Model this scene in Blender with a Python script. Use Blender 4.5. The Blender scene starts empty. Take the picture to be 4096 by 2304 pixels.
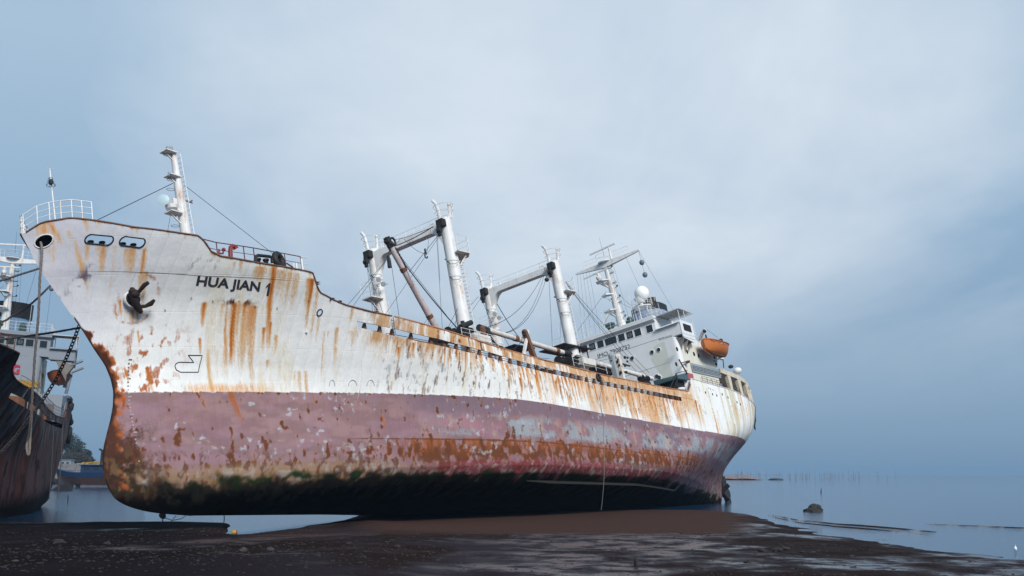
import bpy, bmesh, math, random
import numpy as np
from math import sin, cos, pi, radians, atan, sqrt, hypot
from mathutils import Vector, Matrix
random.seed(7)
C = bpy.context.scene.collection
R_ = random.random
# ------------------------------------------------------------------ camera and frames
F_PX, PITCH, ROLL, EYE = 4400.0, 0.166180, radians(0.2), 3.3
cR = np.array([1, 0, 0.]); cU = np.array([0, -sin(PITCH), cos(PITCH)]); cF = np.array([0, cos(PITCH), sin(PITCH)])
cR, cU = cR*cos(ROLL)+cU*sin(ROLL), cU*cos(ROLL)-cR*sin(ROLL)
CAM = np.array([0, 0, EYE])
def ray(px, py): return cF+cR*(px-2048)/F_PX-cU*(py-1152)/F_PX
def proj(w):
    w = np.asarray(w, float)-CAM; d = w@cF
    return 2048+F_PX*(w@cR)/d, 1152-F_PX*(w@cU)/d
def on_z(px, py, z=0.0):
    d = ray(px, py); t = (z-EYE)/d[2]; return CAM+d*t
def on_y(px, py, y):
    d = ray(px, py); return CAM+d*(y/d[1])
class Frame:
    """a ship's own axes: x aft, y to port, z up from the keel"""
    def __init__(s, O, yaw, heel, trim):
        yw = radians(yaw); a = np.array([sin(yw), cos(yw), 0]); p = np.array([cos(yw), -sin(yw), 0]); u = np.array([0, 0, 1.])
        h = radians(heel); p2 = p*cos(h)+u*sin(h); u2 = u*cos(h)-p*sin(h)
        t = radians(trim); s.A = a*cos(t)+u2*sin(t); s.Z = u2*cos(t)-a*sin(t); s.P = p2; s.O = np.array(O, float)
    def w(s, p): return s.O+s.A*p[0]+s.P*p[1]+s.Z*p[2]
    def loc(s, w):
        w = np.asarray(w)-s.O; return (float(w@s.A), float(w@s.P), float(w@s.Z))
    def at(s, px, py, axis, val):
        d = ray(px, py); n = (s.A, s.P, s.Z)[axis]
        t = (val-(CAM-s.O)@n)/(d@n); return s.loc(CAM+d*t)
    def matrix(s):
        m = Matrix.Identity(4)
        for i in range(3): m[i][0] = s.A[i]; m[i][1] = -s.P[i]; m[i][2] = s.Z[i]; m[i][3] = s.O[i]
        return m
SH = Frame((-20.1262, 58.0529, -2.0213+EYE), 32.5, 13.5, -1.2)
SH2 = Frame((-34.2, 56.5, -2.2), -19.5, -3.0, 1.7)
def at(px, py, axis, val): return SH.at(px, py, axis, val)
# ------------------------------------------------------------------ hull form (half breadth at x, z)
ZL=np.array([-0.3,0.6,1.6,2.8,4.1,5.6,6.4,7.8,9.5,11.2,12.6,14.3])
XZ0=np.array([-.3,-.24,-.1,.08,.3,.6,1.1,1.6,2.2,2.8,3.4,4.1,4.9,5.6,6.4,7.1,7.8,8.6,9.5,11.2,12.6,14.3,15.4])
XS0=np.array([4.4,2.9,1.7,.85,.15,-.4,-.75,-.93,-1.03,-1.0,-.85,-.6,-.3,-.1,0.,-.12,-.4,-1.0,-1.6,-2.9,-4.0,-4.9,-5.5])
XS=np.zeros(12)
LE=np.array([30,33,34,34,33,32,32,30,28,25,22,19.])
PE=np.array([1.3,1.3,1.35,1.4,1.4,1.4,1.45,1.6,1.85,2.1,2.5,3.0])
XE=np.array([80,81.5,82,82.5,84,86.5,88,89.5,90.5,91.3,91.8,92.])
LR=np.array([36,34,32,29,26,22,20,18.5,18,17,17,17.])
PR=np.array([1.1,1.15,1.3,1.6,2.0,2.4,2.6,2.8,2.9,2.9,2.8,2.8])
TZ=np.linspace(-.3,15.5,633)
def _sm(z,a,sg):
    b=np.interp(TZ,z,a); k=np.arange(-60,61)*.025; w=np.exp(-(k/sg)**2/2); w/=w.sum(); p=np.concatenate([2*b[0]-b[60:0:-1],b,2*b[-1]-b[-2:-62:-1]]); return np.convolve(p,w,'valid')
T_XS=_sm(XZ0,XS0,.08); T_LE,T_PE,T_XE,T_LR,T_PR=[_sm(ZL,a,.45) for a in (LE,PE,XE,LR,PR)]
def hb(x, z):
    x = np.asarray(x, float); z = np.asarray(z, float)
    I = lambda a: np.interp(z, TZ, a)
    te = np.clip((x-I(T_XS))/I(T_LE), 0, 1); tr = np.clip((I(T_XE)-x)/I(T_LR), 0, 1)
    w = 7.3*(1-(1-te)**I(T_PE))*(1-(1-tr)**I(T_PR))
    R = np.interp(x, [-5, 5, 25, 55, 75, 90], [3.5, 3.2, 2.4, 2.4, 4.5, 5])
    zz = np.clip((z+.3)/R, 0, 1)
    g = 1-.30*(1-np.sqrt(np.clip(1-(1-zz)**2, 0, 1)))-.12*(1-zz)**3
    g = g*np.interp(z, [-.3, -.15, 0, .3, .7, 1.1, 1.6], [.10, .34, .50, .72, .88, .96, 1.0])
    return w*g
def hit(px, py, fr=SH):
    d = ray(px, py); o = np.array(fr.loc(CAM)); v = np.array([d@fr.A, d@fr.P, d@fr.Z])
    t = np.linspace(40, 160, 3001); p = o+np.outer(t, v); m = p[:, 1]-hb(p[:, 0], p[:, 2])
    ok = (m < 0) & (p[:, 0] > -6) & (p[:, 0] < 93); i = int(np.argmax(ok))
    a = m[i-1]/(m[i-1]-m[i]); return p[i-1]+(p[i]-p[i-1])*a
# plan of the sheer: where the shell plating ends, and the bulwark plate over the open slot
TOPX = np.array([-5, -4.9,-4.4,-3.4,-2.5,-.9,1.3,2.2,2.65,3.1,3.7,5.9,9.5,9.85,10.2,10.5,10.9,11.6,12.6,14.6,16.3,19,23,27.8,32.6,44.3,55.2,61.2,62.0,62.6,73.2,78.7,82,92])
TOPZ = np.array([14.4,14.45,14.9,15.0,14.8,14.4,14.1,14.0,13.7,13.3,13.1,12.9,12.7,12.3,11.9,11.7,11.6,11.4,11.2,11.0,10.9,10.7,10.4,10.05,9.85,9.55,9.55,9.65,10.3,11.1,10.85,10.2,10.0,9.9])
SLX = np.array([13.2,16.4,18.7,23.4,29,39.8,54.7,59.2]); SLZ = np.array([10.15,9.8,9.6,9.3,8.95,8.65,8.5,8.5])
SUX = np.array([13.2,16.4,22.3,30.8,39.2,49.3,59.2]); SUZ = np.array([10.45,10.2,9.75,9.3,9.1,8.95,8.9])
topz = lambda x: np.interp(x, TOPX, TOPZ)
def shellz(x):
    x = np.asarray(x, float)
    return np.where((x > 13.2) & (x < 59.2), np.interp(x, SLX, SLZ), topz(x))
# ------------------------------------------------------------------ numpy noise
def _h(i, j, s):
    n = (i.astype(np.int64)*374761393+j.astype(np.int64)*668265263+s*974711) & 0xffffffff
    n = ((n ^ (n >> 13))*1274126177) & 0xffffffff
    return ((n ^ (n >> 16)) & 0xffff)/65535.0
def vn(x, y, s=0):
    x = np.asarray(x, float); y = np.asarray(y, float)+0*x; x = x+0*y
    i = np.floor(x); j = np.floor(y); u = x-i; v = y-j; u = u*u*(3-2*u); v = v*v*(3-2*v)
    return (_h(i, j, s)*(1-u)+_h(i+1, j, s)*u)*(1-v)+(_h(i, j+1, s)*(1-u)+_h(i+1, j+1, s)*u)*v
def fbm(x, y, s=0, o=4):
    r = 0; a = .5; t = 0
    for k in range(o):
        r = r+a*vn(np.asarray(x)*2**k+k*17.3, np.asarray(y)*2**k+k*9.1, s+k); t += a; a *= .5
    return r/t
def sst(a, b, x): t = np.clip((x-a)/(b-a), 0, 1); return t*t*(3-2*t)
# ------------------------------------------------------------------ materials
MATS = {}
class NT:
    def __init__(s, mat): s.t = mat.node_tree; s.n = s.t.nodes; s.l = s.t.links
    def new(s, ty, **k):
        nd = s.n.new(ty)
        for a, b in k.items():
            if a.startswith('i_'): nd.inputs[a[2:].replace('_', ' ')].default_value = b
            else: setattr(nd, a, b)
        return nd
    def link(s, a, b): s.l.new(a, b)
    def noise(s, vec, scale, detail=6, rough=.6, dist=0):
        n = s.new('ShaderNodeTexNoise'); n.inputs['Scale'].default_value = scale; n.inputs['Detail'].default_value = detail
        n.inputs['Roughness'].default_value = rough; n.inputs['Distortion'].default_value = dist; s.link(vec, n.inputs['Vector']); return n.outputs['Fac']
    def ramp(s, fac, stops):
        r = s.new('ShaderNodeValToRGB'); e = r.color_ramp.elements
        while len(e) < len(stops): e.new(.5)
        for q, (p, c) in zip(e, stops): q.position = p; q.color = (*c, 1) if len(c) == 3 else c
        s.link(fac, r.inputs['Fac']); return r.outputs['Color']
    def mix(s, fac, a, b, mode='MIX'):
        m = s.new('ShaderNodeMix', data_type='RGBA', blend_type=mode)
        for sock, v in ((m.inputs[0], fac), (m.inputs[6], a), (m.inputs[7], b)):
            if hasattr(v, 'is_linked') or hasattr(v, 'links'): s.link(v, sock)
            else: sock.default_value = v if not isinstance(v, tuple) else (*v, 1)[:4]
        return m.outputs[2]
    def math(s, op, a, b=0.0, clamp=False):
        m = s.new('ShaderNodeMath', operation=op); m.use_clamp = clamp
        for i, v in enumerate((a, b)):
            if hasattr(v, 'links'): s.link(v, m.inputs[i])
            else: m.inputs[i].default_value = v
        return m.outputs[0]
    def mapping(s, vec, scale=(1, 1, 1), loc=(0, 0, 0), rot=(0, 0, 0)):
        m = s.new('ShaderNodeMapping'); m.inputs['Scale'].default_value = scale; m.inputs['Location'].default_value = loc; m.inputs['Rotation'].default_value = rot
        s.link(vec, m.inputs['Vector']); return m.outputs[0]
    def bump(s, h, strength, dist=.05, normal=None):
        b = s.new('ShaderNodeBump'); b.inputs['Strength'].default_value = strength; b.inputs['Distance'].default_value = dist
        s.link(h, b.inputs['Height'])
        if normal: s.link(normal, b.inputs['Normal'])
        return b.outputs[0]
def newmat(name):
    m = bpy.data.materials.new(name); m.use_nodes = True; N = NT(m); b = N.n['Principled BSDF']
    return m, N, b
RUST1, RUST2, RUST3 = (.50, .20, .06), (.27, .085, .025), (.075, .03, .018)
def painted(name, col, rust=.5, rough=.5, dirt=.25, streak=True, scale=1.0, metal=0):
    """weathered paint: runs of rust down the surface, chips and grime"""
    if name in MATS: return MATS[name]
    m, N, b = newmat(name); tc = N.new('ShaderNodeTexCoord').outputs['Object']
    big = N.noise(tc, .9*scale, 5, .65); fine = N.noise(tc, 9*scale, 6, .7)
    st = N.noise(N.mapping(tc, (4.5*scale, 4.5*scale, .35*scale)), 1.0, 6, .7)
    c = N.mix(N.math('MULTIPLY', big, dirt), col, tuple(k*f for k, f in zip(col, (.62, .58, .50))))
    if rust > 0:
        s1 = N.math('MULTIPLY', N.math('SUBTRACT', st, .72-.28*rust), 5.0, True)
        s1 = N.math('MULTIPLY', s1, N.math('MULTIPLY', N.math('SUBTRACT', big, .38), 3.5, True), True)
        c = N.mix(N.math('MULTIPLY', s1, min(1, .35+.5*rust)), c, N.ramp(fine, [(.3, RUST1), (.7, RUST2)]))
        ch = N.math('MULTIPLY', N.math('SUBTRACT', N.math('ADD', N.math('MULTIPLY', big, .45), N.math('MULTIPLY', fine, .55)), .69-.12*rust), 14, True)
        c = N.mix(ch, c, N.ramp(fine, [(.35, RUST2), (.75, RUST3)]))
    N.link(c, b.inputs['Base Color']); b.inputs['Roughness'].default_value = rough; b.inputs['Metallic'].default_value = metal
    b.inputs['Specular IOR Level'].default_value = .35
    N.link(N.bump(fine, .35, .02, N.bump(big, .25, .08)), b.inputs['Normal'])
    MATS[name] = m; return m
W_ = painted('white_paint', (.76, .78, .79), .85, dirt=.45)
W2 = painted('deckhouse_paint', (.74, .77, .79), .5, dirt=.32)
WR = painted('rusty_white_paint', (.72, .70, .66), .95, dirt=.5)
RU = painted('rusted_steel', (.16, .075, .045), .8, .8, .5)
OR = painted('orange_rust', (.45, .20, .09), .8, .8, .6)
BK = painted('black_steel', (.018, .017, .018), .12, .6, .4)
GY = painted('grey_paint', (.30, .34, .37), .3, .55)
DK = painted('dark_interior', (.012, .012, .013), 0, .7)
FB = painted('funnel_blue', (.20, .27, .40), .1, .5)
LB = painted('pale_blue_paint', (.42, .56, .62), .1, .4)
RD = painted('red_paint', (.20, .025, .03), .3, .5)
PKR = painted('faded_red_paint', (.38, .09, .10), .3, .5)
TEAL = painted('teal_paint', (.055, .105, .12), .25, .5)
GRN = painted('green_cover', (.03, .075, .065), 0, .8)
YEL = painted('yellow_paint', (.36, .21, .02), .35, .5)
CRM = painted('cream_paint', (.62, .60, .50), .35)
ORB = painted('orange_hull', (.56, .17, .04), .3, .5, dirt=.55)
MAR = painted('maroon_paint', (.12, .03, .035), .5)
W_S2 = painted('dimmed_white_paint', (.24, .28, .33), .3, dirt=.3)  # white with the dim blue shade at left put into its colour
ORB2 = painted('faded_orange_hull', (.36, .10, .04), .12, .5, dirt=.4)
WIRE = painted('wire', (.03, .035, .045), 0, .6)
RED_L = painted('red_lettering', (.42, .02, .05), 0, .5)
INK = painted('lettering_black', (.028, .030, .042), .7, .6, dirt=0)
INKW = painted('lettering_white', (.40, .38, .40), .3, .6)
def glassm():
    m, N, b = newmat('dark_glass'); b.inputs['Base Color'].default_value = (.015, .022, .024, 1); b.inputs['Roughness'].default_value = .12
    return m
GL = glassm()
def ropem(name, col):
    m, N, b = newmat(name); tc = N.new('ShaderNodeTexCoord').outputs['Object']
    w = N.noise(tc, 14, 4, .7)
    N.link(N.mix(w, tuple(k*.45 for k in col), tuple(min(1, k*1.5) for k in col)), b.inputs['Base Color']); b.inputs['Roughness'].default_value = .9
    N.link(N.bump(w, .6, .03), b.inputs['Normal']); return m
ROPE = ropem('rope_fibre', (.20, .17, .155)); ROPED = ropem('dark_rope_fibre', (.07, .07, .075)); NET = ropem('green_net', (.02, .07, .07))
# ------------------------------------------------------------------ mesh builder
def V(*a): return np.array(a, float)
def unit(v): v = np.asarray(v, float); n = np.linalg.norm(v); return v/n if n > 1e-9 else V(0, 0, 1)
class MB:
    def __init__(s): s.v = []; s.f = []
    def add(s, vs, fs):
        o = len(s.v); s.v += [tuple(map(float, p)) for p in vs]; s.f += [tuple(i+o for i in f) for f in fs]; return s
    def hexa(s, p): return s.add(p, [(0, 3, 2, 1), (4, 5, 6, 7), (0, 1, 5, 4), (1, 2, 6, 5), (2, 3, 7, 6), (3, 0, 4, 7)])
    def box(s, x0, x1, y0, y1, z0, z1): return s.hexa([(x0,y0,z0),(x1,y0,z0),(x1,y1,z0),(x0,y1,z0),(x0,y0,z1),(x1,y0,z1),(x1,y1,z1),(x0,y1,z1)])
    def beam(s, p0, p1, w, h=None, up=(0, 0, 1)):
        h = h or w; p0 = V(*p0); p1 = V(*p1); d = unit(p1-p0); up = V(*up)
        if abs(d@up) > .97: up = V(1, 0, 0)
        a = unit(np.cross(d, up)); b = np.cross(a, d); a = a*w/2; b = b*h/2
        return s.hexa([p0-a-b, p0+a-b, p0+a+b, p0-a+b, p1-a-b, p1+a-b, p1+a+b, p1-a+b])
    def cyl(s, p0, p1, r0, r1=None, n=12, caps=True):
        r1 = r0 if r1 is None else r1; p0 = V(*p0); p1 = V(*p1); d = unit(p1-p0); u = V(0, 0, 1) if abs(d[2]) < .9 else V(1, 0, 0)
        a = unit(np.cross(d, u)); b = np.cross(d, a); vs = []
        for p, r in ((p0, r0), (p1, r1)):
            for k in range(n): t = 2*pi*k/n; vs.append(p+(a*cos(t)+b*sin(t))*r)
        fs = [(k, (k+1) % n, n+(k+1) % n, n+k) for k in range(n)]
        if caps: fs += [tuple(range(n-1, -1, -1)), tuple(range(n, 2*n))]
        return s.add(vs, fs)
    def tube(s, pts, r, n=6, closed=False):
        pts = [V(*p) for p in pts]; m = len(pts); vs = []; a = None
        for i, p in enumerate(pts):
            q0 = pts[i-1] if (i > 0 or closed) else p; q1 = pts[(i+1) % m] if (i < m-1 or closed) else p
            d = unit(q1-q0)
            if a is None:
                u = V(0, 0, 1) if abs(d[2]) < .9 else V(1, 0, 0); a = unit(np.cross(d, u))
            a = unit(a-d*(a@d)); b = np.cross(d, a); rr = r[i] if hasattr(r, '__len__') else r
            for k in range(n): t = 2*pi*k/n; vs.append(p+(a*cos(t)+b*sin(t))*rr)
        fs = []
        for i in range(m if closed else m-1):
            j = (i+1) % m; fs += [(i*n+k, i*n+(k+1) % n, j*n+(k+1) % n, j*n+k) for k in range(n)]
        if not closed: fs += [tuple(range(n-1, -1, -1)), tuple(range((m-1)*n, m*n))]
        return s.add(vs, fs)
    def ring(s, c, r, th, axis=(0, 0, 1), n=20, m=6, sx=1, arc=1.0):
        ax = unit(V(*axis)); u = V(0, 0, 1) if abs(ax[2]) < .9 else V(1, 0, 0); a = unit(np.cross(ax, u)); b = np.cross(ax, a)
        k = int(n*arc)+(0 if arc >= 1 else 1)
        pts = [V(*c)+(a*cos(2*pi*i/n)*sx+b*sin(2*pi*i/n))*r for i in range(k)]
        return s.tube(pts, th, m, arc >= 1)
    def lathe(s, c, axis, prof, n=20):
        """prof: (distance along axis, radius)"""
        ax = unit(V(*axis)); u = V(0, 0, 1) if abs(ax[2]) < .9 else V(1, 0, 0); a = unit(np.cross(ax, u)); b = np.cross(ax, a); vs = []; fs = []
        for t, r in prof:
            for k in range(n): q = 2*pi*k/n; vs.append(V(*c)+ax*t+(a*cos(q)+b*sin(q))*max(r, 1e-3))
        for i in range(len(prof)-1): fs += [(i*n+k, i*n+(k+1) % n, (i+1)*n+(k+1) % n, (i+1)*n+k) for k in range(n)]
        fs += [tuple(range(n-1, -1, -1)), tuple(range((len(prof)-1)*n, len(prof)*n))]
        return s.add(vs, fs)
    def sphere(s, c, r, n=16, m=10, sc=(1, 1, 1)):
        prof = [(-r*cos(pi*i/m), r*sin(pi*i/m)) for i in range(m+1)]
        k = len(s.v); s.lathe((0, 0, 0), (0, 0, 1), prof, n)
        for i in range(k, len(s.v)): p = s.v[i]; s.v[i] = tuple(c[j]+p[j]*sc[j] for j in range(3))
        return s
    def prism(s, poly, d):
        """closed polygon of 3-D points pushed along d"""
        n = len(poly); d = V(*d); vs = [V(*p) for p in poly]+[V(*p)+d for p in poly]
        return s.add(vs, [tuple(range(n-1, -1, -1)), tuple(range(n, 2*n))]+[(k, (k+1) % n, n+(k+1) % n, n+k) for k in range(n)])
    def grid(s, P, flip=False):
        """P[i][j] 3-D points"""
        P = np.asarray(P, float); a, b, _ = P.shape; o = len(s.v); s.v += list(map(tuple, P.reshape(-1, 3)))
        for i in range(a-1):
            for j in range(b-1): s.f.append((o+i*b+j, o+(i+1)*b+j, o+(i+1)*b+j+1, o+i*b+j+1))
        return s
    def build(s, name, mat, parent=None, ship=True, smooth=False, fix=True, origin=None):
        me = bpy.data.meshes.new(name)
        vs = [(x, -y, z) for x, y, z in s.v] if ship else s.v
        if origin is not None: vs = [(x-origin[0], y-origin[1], z-origin[2]) for x, y, z in vs]
        me.from_pydata(vs, [], s.f); me.update()
        if fix:
            bm = bmesh.new(); bm.from_mesh(me); bmesh.ops.recalc_face_normals(bm, faces=bm.faces); bm.to_mesh(me); bm.free()
        if smooth:
            me.polygons.foreach_set('use_smooth', [True]*len(me.polygons))
            try: me.set_sharp_from_angle(angle=radians(40))
            except Exception: pass
        me.materials.append(mat); o = bpy.data.objects.new(name, me); C.objects.link(o)
        if parent: o.parent = parent
        if origin is not None: o.location = origin
        return o
def tag(o, label=None, cat=None, group=None, kind=None):
    if label: o['label'] = label
    if cat: o['category'] = cat
    if group: o['group'] = group
    if kind: o['kind'] = kind
    return o
def empty(name, loc=(0, 0, 0)):
    o = bpy.data.objects.new(name, None); o.empty_display_size = .3; C.objects.link(o); o.location = loc; return o
def rail(pts, h=1.05, bars=3, r=.028, posts=True, up=(0, 0, 1), rb=None):
    m = MB(); up = V(*up); P = [V(*p) for p in pts]
    for k in range(bars): m.tube([p+up*h*(k+1)/bars for p in P], r if k == bars-1 else (rb or r*.7), 5)
    if posts:
        for p in P: m.cyl(p, p+up*h, r*1.05, n=5)
    return m
def lerp(a, b, t): return V(*a)*(1-t)+V(*b)*t
def sag(a, b, s, n=14):
    a = V(*a); b = V(*b); return [a*(1-t)+b*t-V(0, 0, 1)*s*4*t*(1-t) for t in np.linspace(0, 1, n)]
def ladder(m, p0, p1, w=.4, side=(0, 1, 0), step=.35, r=.025):
    p0 = V(*p0); p1 = V(*p1); sd = unit(V(*side))*w/2; m.tube([p0-sd, p1-sd], r, 4); m.tube([p0+sd, p1+sd], r, 4)
    L = np.linalg.norm(p1-p0)
    for k in range(int(L/step)): q = p0+(p1-p0)*(k+.5)*step/L; m.tube([q-sd, q+sd], r*.8, 4)
    return m
def text_mesh(txt, bold=0.0):
    cu = bpy.data.curves.new('t', 'FONT'); cu.body = txt; cu.offset = bold; cu.resolution_u = 3
    o = bpy.data.objects.new('t', cu); C.objects.link(o); bpy.context.view_layer.update()
    me = bpy.data.meshes.new_from_object(o.evaluated_get(bpy.context.evaluated_depsgraph_get())); bpy.data.objects.remove(o)
    vs = np.array([v.co[:2] for v in me.vertices]); fs = [tuple(p.vertices) for p in me.polygons]; bpy.data.meshes.remove(me)
    mn = vs.min(0); mx = vs.max(0); return (vs-mn)/(mx-mn), fs
def on_hull(txt, tl, bl, br, tr, name, mat, parent, off=.03, bold=.0):
    """lettering laid on the shell plating between four (x, z) corners"""
    uv, fs = text_mesh(txt, bold); m = MB(); vs = []
    for u, v in uv:
        x = (bl[0]*(1-u)+br[0]*u)*(1-v)+(tl[0]*(1-u)+tr[0]*u)*v; z = (bl[1]*(1-u)+br[1]*u)*(1-v)+(tl[1]*(1-u)+tr[1]*u)*v
        vs.append((x-.4*off, float(hb(x, z))+off, z))
    m.add(vs, fs); return m.build(name, mat, parent, fix=False)
# ================================================================== HULL PAINT (albedo of the plating in x, z: stains have a shape of their own)
WHT = V(.86, .88, .88)
def drift(x): return np.interp(x, [-5, 0, 8, 12, 20, 27], [.24, .26, .27, .22, .10, 0])
def cmix(c, col, m): m = np.clip(m, 0, 1)[..., None]; return c*(1-m)+np.asarray(col)*m
def streaks(x, z, lst, sd=3):
    """runs of rust: (x, ztop, length, half width, strength, drift of x per metre down)"""
    out = np.zeros_like(x); xd = x+drift(x)*(z-9); comb = fbm(xd*4.5, z*.18, sd, 3); wob = (fbm(x*.8, z*.5, sd+9, 2)-.5)*.25
    for x0, zt, ln, w, st, dr in lst:
        dn = zt-z; xx = x-x0-(dr+float(drift(x0)))*dn+wob*.6
        m = np.exp(-(np.abs(xx)/w)**1.8)*sst(-.03, .06, dn)*np.clip(1-dn/ln, 0, 1)**.85*st
        out = np.maximum(out, m*(.18+1.25*sst(.36, .68, comb)))
    return out
def zline(x): return np.interp(x, [0, 26, 33, 42, 53, 61, 68, 76, 90], [6.36, 6.38, 6.32, 6.15, 5.95, 5.8, 5.75, 5.95, 6.6])
rs = np.random.RandomState(5)
ST = [(-1.35, 13.6, 3.1, .16, 1.3, .0), (-1.9, 13.62, 1.6, .4, .55, .0), (-2.5, 13.7, 1.0, .12, .5, 0), (-.15, 13.42, 2.2, .16, .9, 0), (-.6, 13.45, 1.5, .3, .5, 0), (-1.15, 13.55, 2.6, .1, .5, 0),
      (5.6, 11.02, 3.4, .50, 2.3, -.05), (5.9, 11.1, 4.9, .35, .9, .0), (5.0, 11.0, 4.6, .5, .6, -.05), (6.6, 10.9, 5.2, .5, .5, 0), (5.0, 8.9, 3.4, .28, .7, -.12),
      (2.25, 11.0, 1.1, .09, .8, 0), (2.7, 11.0, 1.25, .1, .9, 0), (3.9, 11.0, 1.4, .12, 1.2, 0), (4.3, 11.0, 3.0, .1, .5, 0), (3.2, 11, .8, .05, .5, 0),
      (6.95, 12.8, 4.6, .14, 1.1, .05), (7.5, 12.7, 2.0, .6, .30, .05), (6.2, 12.75, .9, .6, .5, 0), (4.6, 12.9, .7, .6, .5, 0), (8.3, 12.6, 2.2, .5, .45, 0),
      (9.6, 12.4, 3.4, .34, .95, .12), (10.3, 11.8, 3.0, .2, .6, .1), (10.9, 10.55, 3.6, .2, .9, .06), (11.3, 9.8, 3.4, .25, .45, .1), (10.6, 7.6, 2.6, .5, .5, .1),
      (1.1, 11.3, 1.3, .1, 1.2, 0), (.5, 10.6, .8, .4, .7, 0), (-.6, 11.0, 1.4, .08, .9, 0), (-.3, 11.1, .9, .06, .9, 0), (.3, 12.4, 3.2, .25, .45, 0),
      (-4.55, 14.9, 1.9, .25, .9, .28), (-4.2, 14.9, 2.4, .12, .8, .42), (-3.4, 14.4, 3.2, .14, .8, .3), (-3.9, 13.6, 1.0, .12, .8, .2), (-2.6, 14.8, .9, .5, .35, .1),
      (13.0, 11.1, 1.0, .15, .8, 0), (14.5, 11.0, .9, .2, .8, 0), (13.4, 9.9, 1.6, .3, .55, 0), (14.6, 9.9, 1.2, .2, .4, 0), (12.4, 10, 3.0, .15, .35, 0), (16.3, 10.8, 1.4, .3, .8, 0), (16.4, 9.7, 1.5, .15, .9, 0),
      (62.3, 8.9, 3.0, .55, 1.2, 0), (63.3, 8.5, 2.6, .5, .9, .05), (66.3, 8.4, 3.6, .14, 1.3, .04), (60.2, 9.3, 2.2, .5, .8, 0), (61.3, 9.4, 2.6, .6, .5, .0), (75.3, 10.9, 5.2, .10, 1.0, .03), (76.6, 10.7, 5.4, .22, .7, 0), (72, 8.5, 4.0, .3, .4, 0),
      (79.0, 10.2, 5, .2, .6, 0), (81, 10, 5, .3, .6, 0), (83, 9.9, 5, .3, .7, 0), (74, 8.8, 1.5, .08, .6, 0), (69.5, 7, 1.5, .1, .6, 0)]
for k in range(26): ST.append((rs.uniform(0, 12), rs.uniform(7, 10.5), rs.uniform(.4, 1.8), rs.uniform(.04, .1), rs.uniform(.4, .9), 0))
for k in range(34): ST.append((rs.uniform(-3, 9.4), 99, rs.uniform(.15, .55), rs.uniform(.03, .08), rs.uniform(.3, .7), 0))
ST2 = []
for k in range(210):
    x0 = 16+44*rs.rand()**.8; dens = (x0-12)/45
    ST2.append((x0, float(np.interp(x0, SLX, SLZ))+.02-(rs.rand()**2)*1.6*(rs.rand() < .5), rs.uniform(.5, 2.6)*(.6+.8*dens), rs.uniform(.04, .13)*(.7+1.2*dens), rs.uniform(.4, 1.25), rs.uniform(0, .04)))
for k in range(60): ST2.append((rs.uniform(62, 86), rs.uniform(6.5, 10.5), rs.uniform(.5, 3), rs.uniform(.04, .16), rs.uniform(.2, .7), 0))
def layer(S, col, mk):
    mk = np.clip(mk, 0, 1); m = S[1]; mn = m+mk-m*mk; w = mk/np.maximum(mn, 1e-6)
    S[0] = S[0]*(1-w[..., None])+np.asarray(col)*w[..., None]; S[1] = mn
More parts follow.
